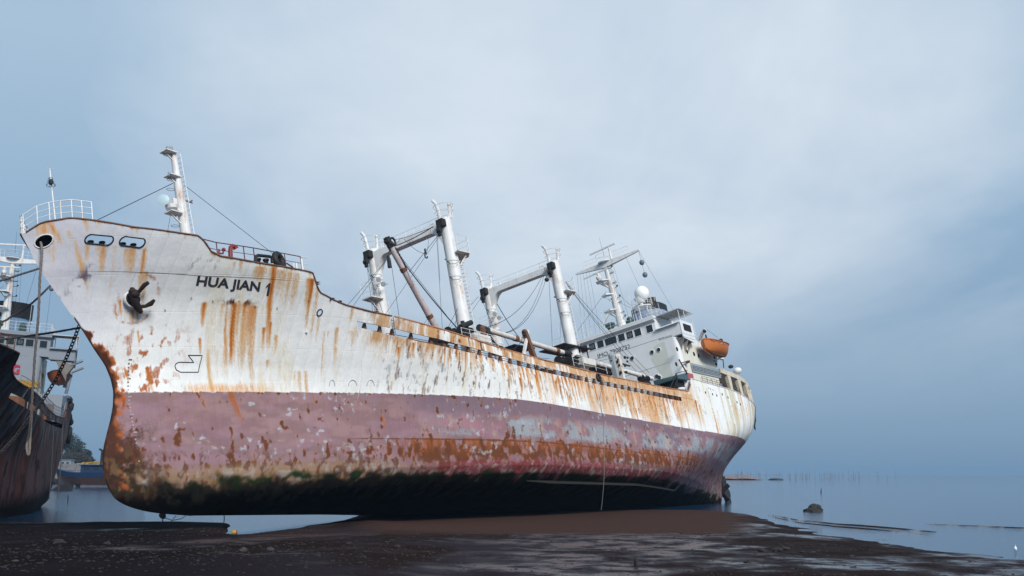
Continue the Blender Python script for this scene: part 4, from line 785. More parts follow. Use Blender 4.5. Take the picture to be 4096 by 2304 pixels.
    for y, h, r in ((-5.6, 1.3, .035), (-4.8, .8, .06), (-3.4, 3.0, .03), (-2.9, 2.4, .025), (-.9, 2.4, .03), (2.6, 3.4, .025), (-6.3, 2.3, .03)):
        m = MB(); m.cyl((X0+.6, y, 18.3), (X0+.55, y, 18.3+h), r, r*.6, 6); m.sphere((X0+.55, y, 18.35+h), r*2.2, 7, 5); m.build('whip_aerial', W_, hs)
    for y, s in ((-.35, 1), (1.95, .8)):
        m = MB(); m.cyl((X0+.9, y, 18.3), (X0+.9, y, 18.75), .22*s, .2*s, 10); m.sphere((X0+.9, y, 19.05), .4*s, 10, 8, (1, 1, 1.05)); m.box(X0+.55, X0+1.2, y-.42*s, y+.42*s, 18.95, 19.35*s+.0); m.build('covered_searchlight', GRN, hs)
    return hs
DH = deckhouse(SHIP, SH, W2)
# number on the front
def on_front(txt, p0, p1, hgt, name, mat, root, x=62.38, bold=0.0, lean=0):
    uv, fs = text_mesh(txt, bold); m = MB(); vs = []
    for u, v in uv: vs.append((x, p0[0]+(p1[0]-p0[0])*u, p0[1]+(p1[1]-p0[1])*u+hgt*v))
    m.add(vs, fs); return m.build(name, mat, root, fix=False)
a = e5(193, 1020, 0, 62.4); b = e5(460, 936, 0, 62.4); a2 = e5(193, 992, 0, 62.4)
on_front('IMO 7908732', (a[1], a[2]), (b[1], b[2]), .44, 'number_lettering', INK, DH, 62.375, -.004)
m = MB()
pt = [(4.3, 15.3), (5.2, 15.5), (5.55, 15.4), (5.6, 10.3), (4.4, 10.4), (4.5, 11.2), (4.2, 11.7), (4.45, 12.4), (4.1, 13.0), (3.75, 14.0), (4.0, 14.8)]
m.prism([(62.392, y, z) for y, z in pt], (-.004, 0, 0)); m.build('touched_up_patch', painted('cream_patch', (.62, .64, .58), 0), DH)
# main mast
def mainmast(root, first=True):
    b = V(65.4, 0, 18.3); t = V(64.6, 0, 26.2)
    m = MB(); m.cyl(b, b*.45+t*.55, .50, .36, 18); m.cyl(b*.45+t*.55, t, .36, .24, 16); mm = m.build('main_mast', W_, root, smooth=True)
    zc = 26.3; yl = SH.at(2300, 1080, 0, 64.6)[1]; yr = SH.at(2553, 983, 0, 64.6)[1]
    m = MB()
    for ye, ze in ((yl, 26.2), (yr, 26.25)):
        for s in (1,): m.hexa([(64.35, 0, zc-.55), (64.85, 0, zc-.55), (64.85, 0, zc+.1), (64.35, 0, zc+.1), (64.5, ye, ze-.02), (64.7, ye, ze-.02), (64.7, ye, ze+.14), (64.5, ye, ze+.14)])
    m.prism([(64.1+.5+.75*cos(a), .75*sin(a), zc+.05) for a in np.linspace(0, 2*pi, 15)[:-1]], (0, 0, .08)); m.build('yardarm', W_, mm)
    rail([(64.6, y, zc+.12) for y in np.linspace(yl*.7, -.9, 5)], .8, 2, .018).build('yard_rail', W_, mm); rail([(64.6, y, zc+.12) for y in np.linspace(.9, yr*.72, 5)], .8, 2, .018).build('yard_rail', W_, mm)
    m = MB(); m.ring((64.6, 0, zc+.9), .85, .02, n=20, m=4); m.ring((64.6, 0, zc+.5), .85, .016, n=20, m=4); m.build('hoop_rail', W_, mm)
    m = MB(); m.beam((64.5, -1.5, 27.75), (64.5, 1.7, 27.95), .16, .14); m.cyl((64.5, .9, 26.4), (64.5, .9, 27.8), .12, .1, 10); m.build('radar_scanner', W_, mm)
    m = MB(); m.beam((63.6, -2.4, 25.1), (63.6, .9, 25.3), .15, .14); m.cyl((63.6, -.6, 24.3), (63.6, -.6, 25.15), .18, .14, 10); m.sphere((63.6, -.6, 24.6), .3, 10, 8); m.build('radar_scanner', W_, mm)
    for z, s in ((24.2, 1), (22.6, .8), (20.9, 1)):
        m = MB(); x = 65.2-.1*(z-20); m.prism([(x-.3, -1.3*s, z), (x-.9, -1.2*s, z+.05), (x-1.1, -.3, z+.05), (x-.6, .35, z)], (0, 0, .12)); m.prism([(x, 0, z-.7), (x, -.2, z-.75), (x-.3, -1.1*s, z), (x-.3, 0, z)], (.06, 0, 0)); m.beam((x, -.1, z-.8), (x-.7, -.6, z), .1)
        m.build('mast_platform', W_, mm)
    m = MB(); ladder(m, (65.95, .1, 18.4), (65.1, .1, 26), .35, (0, 1, 0), .34, .022); m.build('ladder', W_, mm)
    for k in range(12):
        z = 19.5+k*.55; x = 65.3-.1*(z-19); s = 1 if k % 3 else -1; m = MB(); m.tube([(x, .3*s, z), (x-.1, .75*s, z+.02), (x-.2, .8*s, z+.1)], .03, 5); m.lathe((x-.2, .8*s, z), (0, 0, 1), [(0, .07), (.1, .1), (.2, .06)], 8) if k % 2 else m.ring((x, .5*s, z), .25, .016, n=12, m=4); m.build('mast_lamp' if k % 2 else 'cable_hoop', BK, mm)
    hn = MB(); c = SH.at(2300+278/2.07, 940+510/2.07, 0, 64.3); hn.lathe(c, (-.8, .5, 0), [(-.5, .06), (-.2, .12), (0, .25), (.1, .36), (.11, .33)], 16); hn.build('loudhailer', LB, mm, smooth=True)
    m = MB(); m.beam((64.2, -1.7, 19.6), (64.3, -.7, 20.7), .3, .12); m.build('mast_locker', W_, mm)
    for k in range(9):
        y = yl*(.96-.1*k) if k < 5 else -1.5+.3*k; z1 = 18.6 if k != 0 else 18.5; wire((64.6, y, 26.1), (63.0+.2*k, y*.98-.3+.1*k, z1), 'halyard', .011, 0, mm)
    wire((64.6, yr*.6, 26.1), (72, 1, 20.5), 'halyard', .012, 0, mm); wire((64.6, yr*.98, 26.2), (75, 3.5, 17.6), 'halyard', .012, 0, mm)
    wire((64.8, .2, 23.3), (76, .5, 18.5), 'stay_wire', .016, 0, mm); wire((64.8, .2, 22.0), (70, 4.5, 17.5), 'stay_wire', .014, 0, mm); wire((64.6, -.6, 23.2), (62.6, -6.6, 17.6), 'stay_wire', .016, 0, mm)
    m = MB(); m.cyl((64.6, .1, 27.0), (64.6, .0, 29.3), .02, .008, 5); m.build('aerial_whip', BK, mm)
    for z in (24.9, 23.5):
        c = (64.6, yr*.99+.02*(25-z), z); bl = MB(); bl.sphere(c, .3, 14, 10, (.9, .9, 1)); MB_ = bl.build('signal_shape', painted('mesh_grey', (.14, .17, .20), 0), mm, smooth=True)
    wire((64.6, yr*.98, 26.2), (64.6, yr*.99, 23.6), 'halyard', .014, 0, mm)
    return mm
mainmast(SHIP)
# radome on its lattice, funnel
rb = V(*e5(553, 585, 0, 67.0)); rc = V(*e5(553, 485, 0, 67.0))
m = MB(); m.sphere(tuple(rc), .80, 24, 16, (1, 1, 1.04)); m.lathe(tuple(rb+V(0, 0, .35)), (0, 0, 1), [(0, .42), (.25, .62), (.5, .72)], 20); RDM = m.build('radome', painted('radome_white', (.84, .85, .84), 0, .35, dirt=.1), DH, smooth=True)
m = MB(); m.prism([(rb[0]+1.0*cos(a), rb[1]+1.0*sin(a), rb[2]-.25) for a in np.linspace(0, 2*pi, 17)[:-1]], (0, 0, .1)); m.cyl(rb+V(0, 0, -.2), rb+V(0, 0, .4), .2, .2, 10)
for a in np.linspace(0, 2*pi, 7)[:-1]: m.beam(rb+V(.9*cos(a), .9*sin(a), -.2), V(rb[0]+.75*cos(a), rb[1]+.75*sin(a), 18.3), .08)
m.build('radome_tower', W_, DH)
rail([tuple(rb+V(1.15*cos(a), 1.15*sin(a), -.15)) for a in np.linspace(0, 2*pi, 13)], .7, 3, .018).build('tower_rail', W_, DH)
m = MB(); sgn = V(*e5(650, 640, 0, 66.5)); m.box(66.5, 66.55, sgn[1]-.75, sgn[1]+.75, sgn[2]-.26, sgn[2]+.26)
for a in (-1, 1): m.beam((66.55, sgn[1]+a*.7, sgn[2]+.8), (66.55, sgn[1]+a*.7, 18.3), .06)
m.build('name_board', painted('name_board_grey', (.36, .42, .50), .1), DH); on_front('HUAJIAN', (sgn[1]-.68, sgn[2]-.2), (sgn[1]+.68, sgn[2]-.2), .4, 'board_lettering', W_, DH, 66.49, .02)
fc = V(*e5(640, 660, 0, 74.0)); m = MB()
def ell(z, a, b, cx, cy): return [(cx+a*cos(t), cy+b*sin(t), z) for t in np.linspace(0, 2*pi, 29)]
fy = -.2
m.grid([ell(15.8, 2.9, 2.0, 73.5, fy), ell(20.2, 2.8, 1.95, 73.6, fy), ell(22.0, 2.6, 1.85, 73.9, fy)]); FUN = m.build('funnel', FB, SHIP, smooth=True)
m = MB(); m.grid([ell(21.9, 2.68, 1.9, 73.9, fy), ell(22.6, 2.6, 1.9, 74.0, fy), ell(22.85, 2.3, 1.6, 74.1, fy), ell(22.9, .1, .1, 74.1, fy)]); m.build('funnel_cap', BK, FUN, smooth=True)
c = V(*e5(625, 560, 0, 72.6)); m = MB(); m.cyl((72.6, c[1], 22.0), tuple(c+V(0, 0, .45)), .62, .66, 18); m.build('exhaust_drum', BK, FUN); m = MB()
for k in range(10): a = k*2*pi/10; m.beam(c+V(.68*cos(a), .68*sin(a), .0), c+V(.68*cos(a), .68*sin(a), .5), .04)
m.ring(tuple(c+V(0, 0, .5)), .7, .03, n=18, m=4); m.build('drum_cage', W_, FUN)
# after houses, boat deck, poop gear
m = MB(); m.box(71.2, 80.5, -4.6, 4.6, 8.8, 12.5); m.box(71.2, 77.5, -4.2, 4.2, 12.5, 15.6); m.build('after_house', WR, SHIP)
def edge_y(x): return float(hb(x, 9.9))-.12
m = MB(); xs = np.linspace(71.5, 83.5, 16); 
P = [[(x, -edge_y(x)+.1, 13.05-.05*(x-72)), (x, edge_y(x), 13.05-.05*(x-72))] for x in xs]; m.grid(P); P = [[(x, -edge_y(x)+.1, 12.85-.05*(x-72)), (x, edge_y(x), 12.85-.05*(x-72))] for x in xs]; m.grid(P)
m.build('boat_deck', CRM, SHIP)
m = MB(); out = [(x, edge_y(x)+.02) for x in xs]
for (x, y), (x_, y_) in zip(out[:-1], out[1:]):
    z = 13.1-.05*(x-72); z_ = 13.1-.05*(x_-72); m.hexa([(x, y-.1, z-.5), (x_, y_-.1, z_-.5), (x_, y_+.03, z_-.5), (x, y+.03, z-.5), (x, y-.1, z), (x_, y_-.1, z_), (x_, y_+.03, z_), (x, y+.03, z)])
for x in (73.6, 76.6, 79.6, 82.6): y = edge_y(x); z = 13.0-.05*(x-72); m.hexa([(x-.22, y-.3, 9.7), (x+.22, y-.3, 9.7), (x+.22, y+.03, 9.7), (x-.22, y+.03, 9.7), (x-.45, y-.3, z-.3), (x+.45, y-.3, z-.3), (x+.45, y+.03, z-.3), (x-.45, y+.03, z-.3)])
m.build('boat_deck_arches', painted('cream_rusty', (.60, .56, .45), 1.0), SHIP)
rail([(x, edge_y(x)-.05, float(topz(x))) for x in np.linspace(66, 90, 20)], .75, 3, .022).build('poop_rail', RU, SHIP)
xs = np.linspace(83.6, 91.6, 10); rail([(x, float(hb(x, 9.9))*.98, float(topz(x))) for x in xs]+[(x, -float(hb(x, 9.9))*.98, float(topz(x))) for x in xs[::-1]], 1.1, 3, .03).build('stern_rail', RU, SHIP)
for k in range(26):
    x = 66+17*R_(); y = edge_y(x)-.4-1.2*R_(); z = float(topz(x))-.3; s = .18+.25*R_(); m = MB(); m.sphere((x, y, z+.3), s, 8, 6, (1, .8, .8+R_())) if k % 2 else m.box(x-s, x+s, y-s, y+s, z-.4, z+.2+R_()*.7); m.build('deck_gear', random.choice([BK, RU, RU, WR, PKR, GY]), SHIP)
g0 = V(*e5(965, 1095, 1, 7.0)); g1 = V(*e5(1200, 1150, 1, 7.0)); m = MB(); up = V(0, 0, .5); m.beam(g0+up*.5, g1+up*.5, .1, .1); m.beam(g0-up*.6, g1-up*.6, .1, .1); m.beam(g0, g1, .06, .95)
for k in range(9): p = g0*(1-k/8)+g1*(k/8); m.beam(p-up*.6+V(0, .05, 0), p+up*.5+V(0, .05, 0), .08)
for k in range(4): q = .15*k-.25; m.beam(g0+V(0, .08, q), g1+V(0, .08, q), .05)
m.build('gangway', GY, SHIP)
s0 = V(*e5(845, 1215, 1, 6.9)); m = MB(); m.hexa([(59.7, 4.6, 10.9), (62.5, 4.6, 11.0), (62.5, 7.1, 11.0), (59.9, 7.1, 10.9), (59.6, 4.6, 11.35), (62.5, 4.6, 11.7), (62.5, 7.1, 11.75), (59.9, 7.1, 11.25)]); m.build('side_canopy', TEAL, SHIP)
m = MB(); m.box(60.2, 62.3, 5.0, 6.6, 8.4, 10.9); m.build('side_recess', DK, SHIP)
m = MB(); m.sphere((60.9, 6.75, 10.0), .55, 12, 8, (1.3, .5, .35)); m.sphere((61.5, 6.7, 10.15), .4, 12, 8, (1.3, .5, .35)); m.build('white_fender', W_, SHIP)
m = MB(); m.beam(e5(790, 1265, 1, 7), e5(838, 1145, 1, 7), .07); m.beam(e5(838, 1145, 1, 7), e5(930, 1120, 1, 7), .06); m.beam(e5(838, 1180, 1, 7), e5(920, 1160, 1, 7), .05); m.beam(e5(838, 1145, 1, 7), e5(850, 1215, 1, 7), .06); m.beam(e5(820, 1268, 1, 7), e5(845, 1200, 1, 7), .06); m.build('stair_rail', BK, SHIP)
m = MB(); c = V(*e5(950, 1175, 1, 6.9)); m.box(c[0]-.75, c[0]+.75, 6.4, 7.0, c[2]-.35, c[2]+.35); m.build('red_locker', PKR, SHIP)
m = MB(); m.beam(e5(860, 1030, 1, 7.2), e5(930, 1150, 1, 7.2), .11); m.beam(e5(880, 1060, 1, 7.2), e5(945, 1040, 1, 7.2), .1); m.sphere(tuple(V(*e5(935, 1050, 1, 7.3))), .25, 8, 6, (1.2, 1, .5)); m.build('small_davit', RU, SHIP)
m = MB(); m.sphere(tuple(V(*e5(1345, 1125, 1, 5.5))), .5, 16, 10, (1, 1, .8)); m.build('small_dome', W_, SHIP, smooth=True)
m = MB(); m.sphere(tuple(V(*e5(1290, 1090, 1, 5.5))), .3, 10, 7, (1.2, 1, .7)); m.build('covered_lamp', BK, SHIP)
rail([e5(x, y, 1, 6.5) for x, y in ((945, 910), (990, 925), (1035, 935), (1085, 948))], .9, 3, .02).build('boat_deck_rail', W_, SHIP)
# davits
m = MB(); m.tube([e5(1030, 960, 1, 6.8), e5(1035, 880, 1, 6.9), e5(1050, 820, 1, 7.4), e5(1075, 790, 1, 8.0)], [.22, .2, .18, .2], 8); m.build('davit', W_, SHIP, smooth=True)
m = MB(); m.sphere(e5(1072, 795, 1, 8.0), .28, 9, 7, (1.2, .6, .7)); m.sphere(e5(1085, 840, 1, 8.1), .13, 8, 6, (.7, .7, 1.8)); m.build('davit_head', BK, SHIP)
m = MB(); m.tube([e5(1160, 1090, 1, 6.6), e5(1165, 1010, 1, 6.8), e5(1180, 960, 1, 7.4)], [.24, .22, .2], 8); m.beam(e5(1110, 1040, 1, 6.8), e5(1230, 1020, 1, 7.4), .15); m.build('davit', WR, SHIP, smooth=True)
m = MB()
for k in range(12): m.sphere(e5(1110+R_()*110, 1000+R_()*90, 1, 6.7), .16+.14*R_(), 7, 5)
m.build('davit_machinery', BK, SHIP)
wire(e5(1090, 780, 1, 8), e5(1180, 850, 1, 8.3), 'boat_fall', .02); wire(e5(1225, 1030, 1, 7.6), e5(1232, 1100, 1, 7), 'boat_fall', .05)
# ================================================================== THINGS ON AND ABOUT THE SHIP
def lifeboat(fr, c, hm, label, L=5.9, B=1.05, grp=None):
    root = empty('lifeboat'); root.matrix_world = fr.matrix() @ Matrix.Translation((c[0], -c[1], c[2])); tag(root, label, 'lifeboat', grp)
    P = []; n = 22
    for i in range(n+1):
        t = i/n; x = (t-.5)*L; w = B*(1-abs(2*t-1)**2.6)**.8; sh = .28*(2*t-1)**2; k = -1.15+.45*abs(2*t-1)**5; x2 = x*(1.0)
        row = []
        for j in range(15):
            a = -pi/2+pi*j/14; yy = w*(abs(sin(a))**.75)*(1 if a > 0 else -1); zz = k+(sh-k)*(1-cos(a)**1.3) if True else 0; row.append((x2*(1-.07*(1-(zz-k)/(sh-k+1e-6))), yy, zz))
        P.append(row)
    MB().grid(P).build('hull', hm, root, smooth=True)
    m = MB(); rows = []
    for i in range(n+1):
        t = i/n; x = (t-.5)*L*.98; w = B*.97*(1-abs(2*t-1)**2.6)**.8; sh = .28*(2*t-1)**2; hh = .34*(1-abs(2*t-1)**4); rows.append([(x, w*s, sh+.02+hh*(1-s*s)**.7) for s in np.linspace(-1, 1, 11)])
    m.grid(rows); m.build('canopy', hm, root, smooth=True)
    g = [(P[i][14][0], P[i][14][1]+.02, P[i][14][2]) for i in range(n+1)]; MB().tube(g, .05, 6).build('gunwale', hm, root)
    MB().tube([(p[7][0], 0, p[7][2]-.03) for p in P], .05, 5).build('keel', BK, root)
    m = MB(); 
    for i in range(2, n-2, 3): a = g[i]; b = g[i+3] if i+3 <= n else g[n]; m.tube(sag((a[0], a[1]+.05, a[2]-.05), (b[0], b[1]+.05, b[2]-.05), .16, 7), .018, 4)
    m.build('grab_line', BK, root)
    m = MB(); m.beam((L*.36, 0, .3), (L*.36, 0, .95), .12); m.sphere((L*.36, 0, .75), .28, 8, 6, (1.2, .8, .7)); m.beam((-L*.33, 0, .2), (-L*.33, 0, .7), .12); m.build('lifting_hook', BK, root)
    m = MB(); m.beam((-.9, B*.93, -.22), (-.45, B*.98, -.24), .02, .08); m.beam((-.2, B*1.0, -.24), (.2, B*1.0, -.24), .02, .06); m.build('hull_marking', INKW, root)
    return root
bc = V(*e5(1165, 915, 1, 8.2)); lifeboat(SH, (69.0, 8.2, bc[2]+.05), ORB, 'bright orange lifeboat hanging in davits above the stern quarter of the big white ship')
def hp(x, y, off): h = V(*hit(x/2.07, 560+y/2.07)); return h+V(-.25, .95, -.1)*off
ANC = empty('anchor'); h0 = hp(1095, 1320, 0); ANC.matrix_world = SH.matrix() @ Matrix.Translation((h0[0], -h0[1], h0[2])); tag(ANC, 'dark rusted anchor hauled up against the white bow of the big ship', 'anchor')
def A_(p): return V(*p)-h0
m = MB(); m.tube([A_(hp(*p)) for p in ((1075, 1235, .3), (1068, 1262, .42), (1080, 1330, .42), (1108, 1395, .42), (1150, 1440, .3))], [.10, .21, .22, .22, .12], 10); m.sphere(tuple(A_(hp(1088, 1290, .5))), .24, 10, 7, (1.2, .7, 1)); m.build('crown', painted('anchor_rust', (.022, .012, .011), .5, .75, .6), ANC, smooth=True)
for pts, rr in ((((1090, 1310, .35), (1125, 1268, .45), (1155, 1225, .6), (1185, 1205, .68)), [.10, .10, .13, .10]), (((1120, 1395, .4), (1175, 1392, .45), (1212, 1375, .6), (1232, 1350, .7)), [.10, .10, .14, .08])):
    MB().tube([A_(hp(*p)) for p in pts], rr, 9).build('fluke', MATS['anchor_rust'], ANC, smooth=True)
m = MB(); n_ = unit(V(-.25, .95, -.15)); m.cyl(h0, h0+n_*.12, .50, .46, 26); m.ring(tuple(h0+n_*.12), .44, .035, n_, 26, 6); m.build('anchor_pad', W_, SHIP, smooth=True)
m = MB(); m.cyl(h0+n_*.08, h0+n_*.13, .41, .41, 20); m.build('anchor_hawse', DK, SHIP)
m = MB()
for k in range(40): t = R_(); m.tube([SH.w((82.0+3.2*t+.3*R_(), float(hb(82+3.2*t, 9.5))+.06, 10.1-.1*R_())) for _ in (0,)]+[SH.w((82.0+3.2*t, float(hb(82+3.2*t, 8.8))+.12, 9.2-1.6*R_()*t))], .07, 4)
o = m.build('fishing_net', NET, None, ship=False); tag(o, 'green net draped over the stern rail of the big white ship', 'net')
def rope3(name, pts, r, label, cat='rope', mat=ROPE, grp=None, n=6):
    P = [V(*p) for p in pts]; Q = []
    for i in range(len(P)-1):
        a = P[max(i-1, 0)]; b = P[i]; c = P[i+1]; d = P[min(i+2, len(P)-1)]
        for t in np.linspace(0, 1, 9)[:-1]: Q.append(.5*((2*b)+(-a+c)*t+(2*a-5*b+4*c-d)*t*t+(-a+3*b-3*c+d)*t**3))
    Q.append(P[-1]); m = MB()
    if r > .035:   # three visible strands
        for ph in range(3): m.tube([q+V(cos(i*1.5+ph*2.1), 0, sin(i*1.5+ph*2.1))*r*.45 for i, q in enumerate(np.repeat(Q, 1, 0))], r*.62, 5)
    else: m.tube(Q, r, n)
    o = m.build(name, mat, None, ship=False); return tag(o, label, cat, grp)
def dense(pts, k=10):
    P = [V(*p) for p in pts]; out = []
    for a, b in zip(P[:-1], P[1:]):
        for t in np.linspace(0, 1, k)[:-1]: out.append(a*(1-t)+b*t)
    return out+[P[-1]]
W0 = SH.w(tuple(V(*hit(165, 973))+V(-.1, .12, 0)))
rope3('mooring_rope', [W0]+[on_y(x, y, d) for x, y, d in ((168, 1010, 56.0), (160, 1110, 56.2), (153, 1270, 56.8), (140, 1420, 57.6), (131, 1560, 58.4), (123, 1680, 59.2), (112, 1760, 60), (107, 1790, 60), (113, 1818, 60), (118, 1800, 60), (122, 1720, 60), (127, 1650, 60))], .075, 'pale twisted rope hanging from the round bow hawse of the big ship')
rope3('mooring_rope', [on_y(x, y, d) for x, y, d in ((190, 1062, 63), (150, 1076, 63), (80, 1098, 62), (0, 1123, 60), (-250, 1185, 57))], .07, 'dark twisted rope, highest of those running left from behind the bow', mat=ROPED)
rope3('mooring_rope', [on_y(x, y, d) for x, y, d in ((230, 1125, 63), (203, 1141, 63), (150, 1193, 62), (95, 1238, 61.5), (40, 1270, 60.5), (0, 1290, 60), (-260, 1375, 57))], .065, 'dark twisted rope, middle one slanting left from behind the bow', mat=ROPED)
rope3('mooring_rope', [on_y(x, y, d) for x, y, d in ((350, 1306, 63), (318, 1311, 63), (240, 1325, 62.5), (140, 1340, 61.5), (0, 1357, 60), (-260, 1375, 57))], .07, 'dark twisted rope, lowest one running nearly level left from the stem', mat=ROPED)
CH = empty('anchor_chain', tuple(on_y(312, 1308, 62.5))); tag(CH, 'heavy black chain slanting down left from behind the stem of the big ship', 'chain'); co = V(*CH.location)
cp = [on_y(x, y, d) for x, y, d in ((318, 1300, 62.5), (290, 1375, 62.5), (262, 1440, 62.8), (225, 1515, 62.3), (185, 1580, 62), (150, 1630, 61.5), (110, 1682, 61), (60, 1750, 60.2), (0, 1815, 59.5), (-200, 1960, 57))]
dp = dense(cp, 12); acc = 0; last = dp[0]; flip = 0; m = MB(); nl = 0
for q in [dp[0]*(1-t)+dp[1]*t for t in (0,)]+dp[1:]:
    d = np.linalg.norm(q-last)
    while d > .21:
        nx = last+(q-last)*.21/d; mid = (last+nx)/2; ax = unit(nx-last); sdv = unit(np.cross(ax, V(0, 1, 0))) if flip else V(0, 1, 0); sdv = unit(sdv+V(0, 0, .3)) if flip else unit(sdv+.8*unit(np.cross(ax, V(0, 1, 0))))
        pts = [mid-co+ax*.145*cos(t)+sdv*.085*sin(t) for t in np.linspace(0, 2*pi, 13)[:-1]]
        if nl < 95: MB().tube(pts, .034, 5, True).build('chain_link', BK, CH, ship=False)
        else: m.tube(pts, .034, 5, True)
        nl += 1; last = nx; flip = 1-flip; d = np.linalg.norm(q-last)
if m.v: m.build('chain_run', BK, CH, ship=False)
# hose hanging amidships from the pipe in the slot
r0 = V(*hit(2390, 1512)); rope3('hanging_hose', [SH.w(tuple(r0+V(0, .2, .1))), SH.w(tuple(r0+V(.4, .35, -.4)))]+[on_y(x, y, d) for x, y, d in ((2400, 1590, 83.6), (2412, 1680, 83.3), (2416, 1790, 82.9), (2417, 1880, 82.7), (2413, 1960, 82.7), (2405, 2040, 82.8))], .022, 'thin pale hose hanging from the ship\'s side down to the sand', 'hose', painted('hose_grey', (.17, .165, .16), .3))
for a, b, lb in (((215, 1700), (196, 1998), 'thin dark rope hanging beside the stern of the rusty ship at left, nearest its hull'), ((252, 1700), (231, 1995), 'thin dark rope hanging well clear of the rusty ship at left, ending in the water')):
    rope3('hanging_rope', [on_y(a[0], a[1], 100), on_y(a[0]-.3*(a[0]-b[0]), a[1]*.6+b[1]*.4, 100), on_y(b[0]+6, b[1]-60, 100), on_y(b[0], b[1], 100)], .045, lb, mat=ROPED)
# weed and cord under the keel
for k, (x, y0, y1) in enumerate(((650, 2050, 2098), (893, 2050, 2092))):
    a = on_y(x, y0, 66+k*4); b = on_y(x+(-3, 2)[k], y1, 66+k*4); c = (a+b)/2+V(.05, 0, 0); rope3('hanging_weed', [a, c, b], .03, ('knotted clump of weed and cord hanging below the forefoot over the pool', 'single short cord hanging below the keel over the pool')[k], 'seaweed', ROPED)
m = MB()
for k in range(26): p = on_y(650+12*(R_()-.5), 2058+10*R_(), 66); m.sphere(tuple(p), .08+.06*R_(), 6, 5)
m.tube([on_y(x, y, 66) for x, y in ((655, 2070), (690, 2082), (725, 2075), (750, 2058))], .02, 4); m.tube([on_y(x, y, 66) for x, y in ((672, 2098), (690, 2080), (705, 2062))], .02, 4)
for k in range(8): p = on_y(745+26*R_(), 2052+8*R_(), 66); m.sphere(tuple(p), .07, 6, 5)
tag(m.build('weed_clump', ROPED, None, ship=False), 'ragged weed and fouled line trailing under the keel near the bow', 'seaweed')
# ================================================================== THE OLD SHIP ON THE LEFT
S2 = empty('rusty_ship'); S2.matrix_world = SH2.matrix(); tag(S2, 'older rust-brown cargo ship with white bridge, bow on at the left edge of the frame', 'cargo ship')
make_hull('hull', S2, paint_old, .16, .14, False); bulwarks(S2, paint_old)
for nm, z in (('gunwale', 0),):
    for sd in (1, -1):
        for a, b in ((-4.85, 16.3), (16.5, 61.9), (62.1, 91)): MB().tube([(x, sd*(float(hb(x, float(topz(x))))+.01), float(topz(x))+.02) for x in np.linspace(a, b, 50)], .06, 5).build(nm, RU, S2)
m = MB(); m.grid([[(x, s*(float(hb(x, 9.2))-.1), 9.0) for s in (-1, 1)] for x in np.linspace(11, 91, 40)]); m.build('main_deck', RU, S2)
m = MB(); m.grid([[(x, s*(float(hb(x, 12.3))-.1), 12.3) for s in (-1, 1)] for x in np.linspace(-3, 10.3, 14)]); m.build('forecastle_deck', RU, S2)
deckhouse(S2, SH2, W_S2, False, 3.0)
mainmast(S2, False)
for k in range(16):
    x = 20+40*R_(); m = MB(); m.box(x, x+1, 5.2, 6.5, 9, 9.9+R_()*.9); m.build('deck_gear', random.choice([BK, RU, BK, RU, W_S2]), S2)
yc = SH2.at(97, 1560, 0, 31); m = MB(); m.box(30, 32, yc[1]-.5, yc[1]+.5, 9, yc[2]+.2); m.box(29.6, 32.4, yc[1]-.8, yc[1]+1.0, yc[2]+.2, yc[2]+.7); m.build('yellow_crane_house', YEL, S2)
rail([(x, float(hb(x, 9.6))-.1, float(topz(x))) for x in np.linspace(17, 62, 26)], .9, 3, .025).build('deck_rail', W_S2, S2)
rail([(x, float(hb(x, 12.6))-.3, 12.7) for x in np.linspace(7, 9.5, 3)], 1.0, 3, .03).build('rail_end', RU, S2)
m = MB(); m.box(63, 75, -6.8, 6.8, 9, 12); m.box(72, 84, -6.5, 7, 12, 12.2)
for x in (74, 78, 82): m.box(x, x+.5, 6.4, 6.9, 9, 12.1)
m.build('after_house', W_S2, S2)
m = MB(); 
for k in range(16): MB().sphere((75+9*R_(), 6.6+.5*R_(), 9.2+3*R_()), .35+.3*R_(), 7, 5).build('hanging_fender', BK, S2)
m = MB(); m.tube([(68, 6.6, 13), (68, 6.9, 15.5), (68.3, 8.1, 16.2)], .2, 7); m.build('davit', W_S2, S2); m = MB(); m.tube([(73, 6.6, 12.5), (73, 6.9, 15), (73, 8.1, 15.7)], .2, 7); m.build('davit', W_S2, S2)
m = MB(); m.grid([[(72+2.4*cos(t), 2*sin(t), z) for t in np.linspace(0, 2*pi, 25)] for z in (15.8, 20.6)]); fn2 = m.build('funnel', painted('dull_blue_paint', (.20, .32, .46), .2), S2, smooth=True)
m = MB(); m.grid([[(72+2.5*cos(t), 2.1*sin(t), z) for t in np.linspace(0, 2*pi, 25)] for z in (20.5, 22.2)]); m.build('funnel_cap', BK, fn2, smooth=True)
tyre = MB().ring((80, 7.2, 7.8), .8, .3, (0, 1, 0), 18, 8).build('tyre_fender', BK, S2)
a = SH2.at(70, 1478, 0, 62.3); on_front('NO SMOKING', (a[1]-6.6, a[2]-.5), (a[1]+.25, a[2]-.5), 1.0, 'red_lettering', RED_L, S2, 62.3, .03)
lb2 = SH2.at(238, 1498, 0, 66.5); lifeboat(SH2, (lb2[0], lb2[1], lb2[2]), ORB2, 'dull orange lifeboat hung on the far end of the rusty ship at left', 6.4, 1.25)
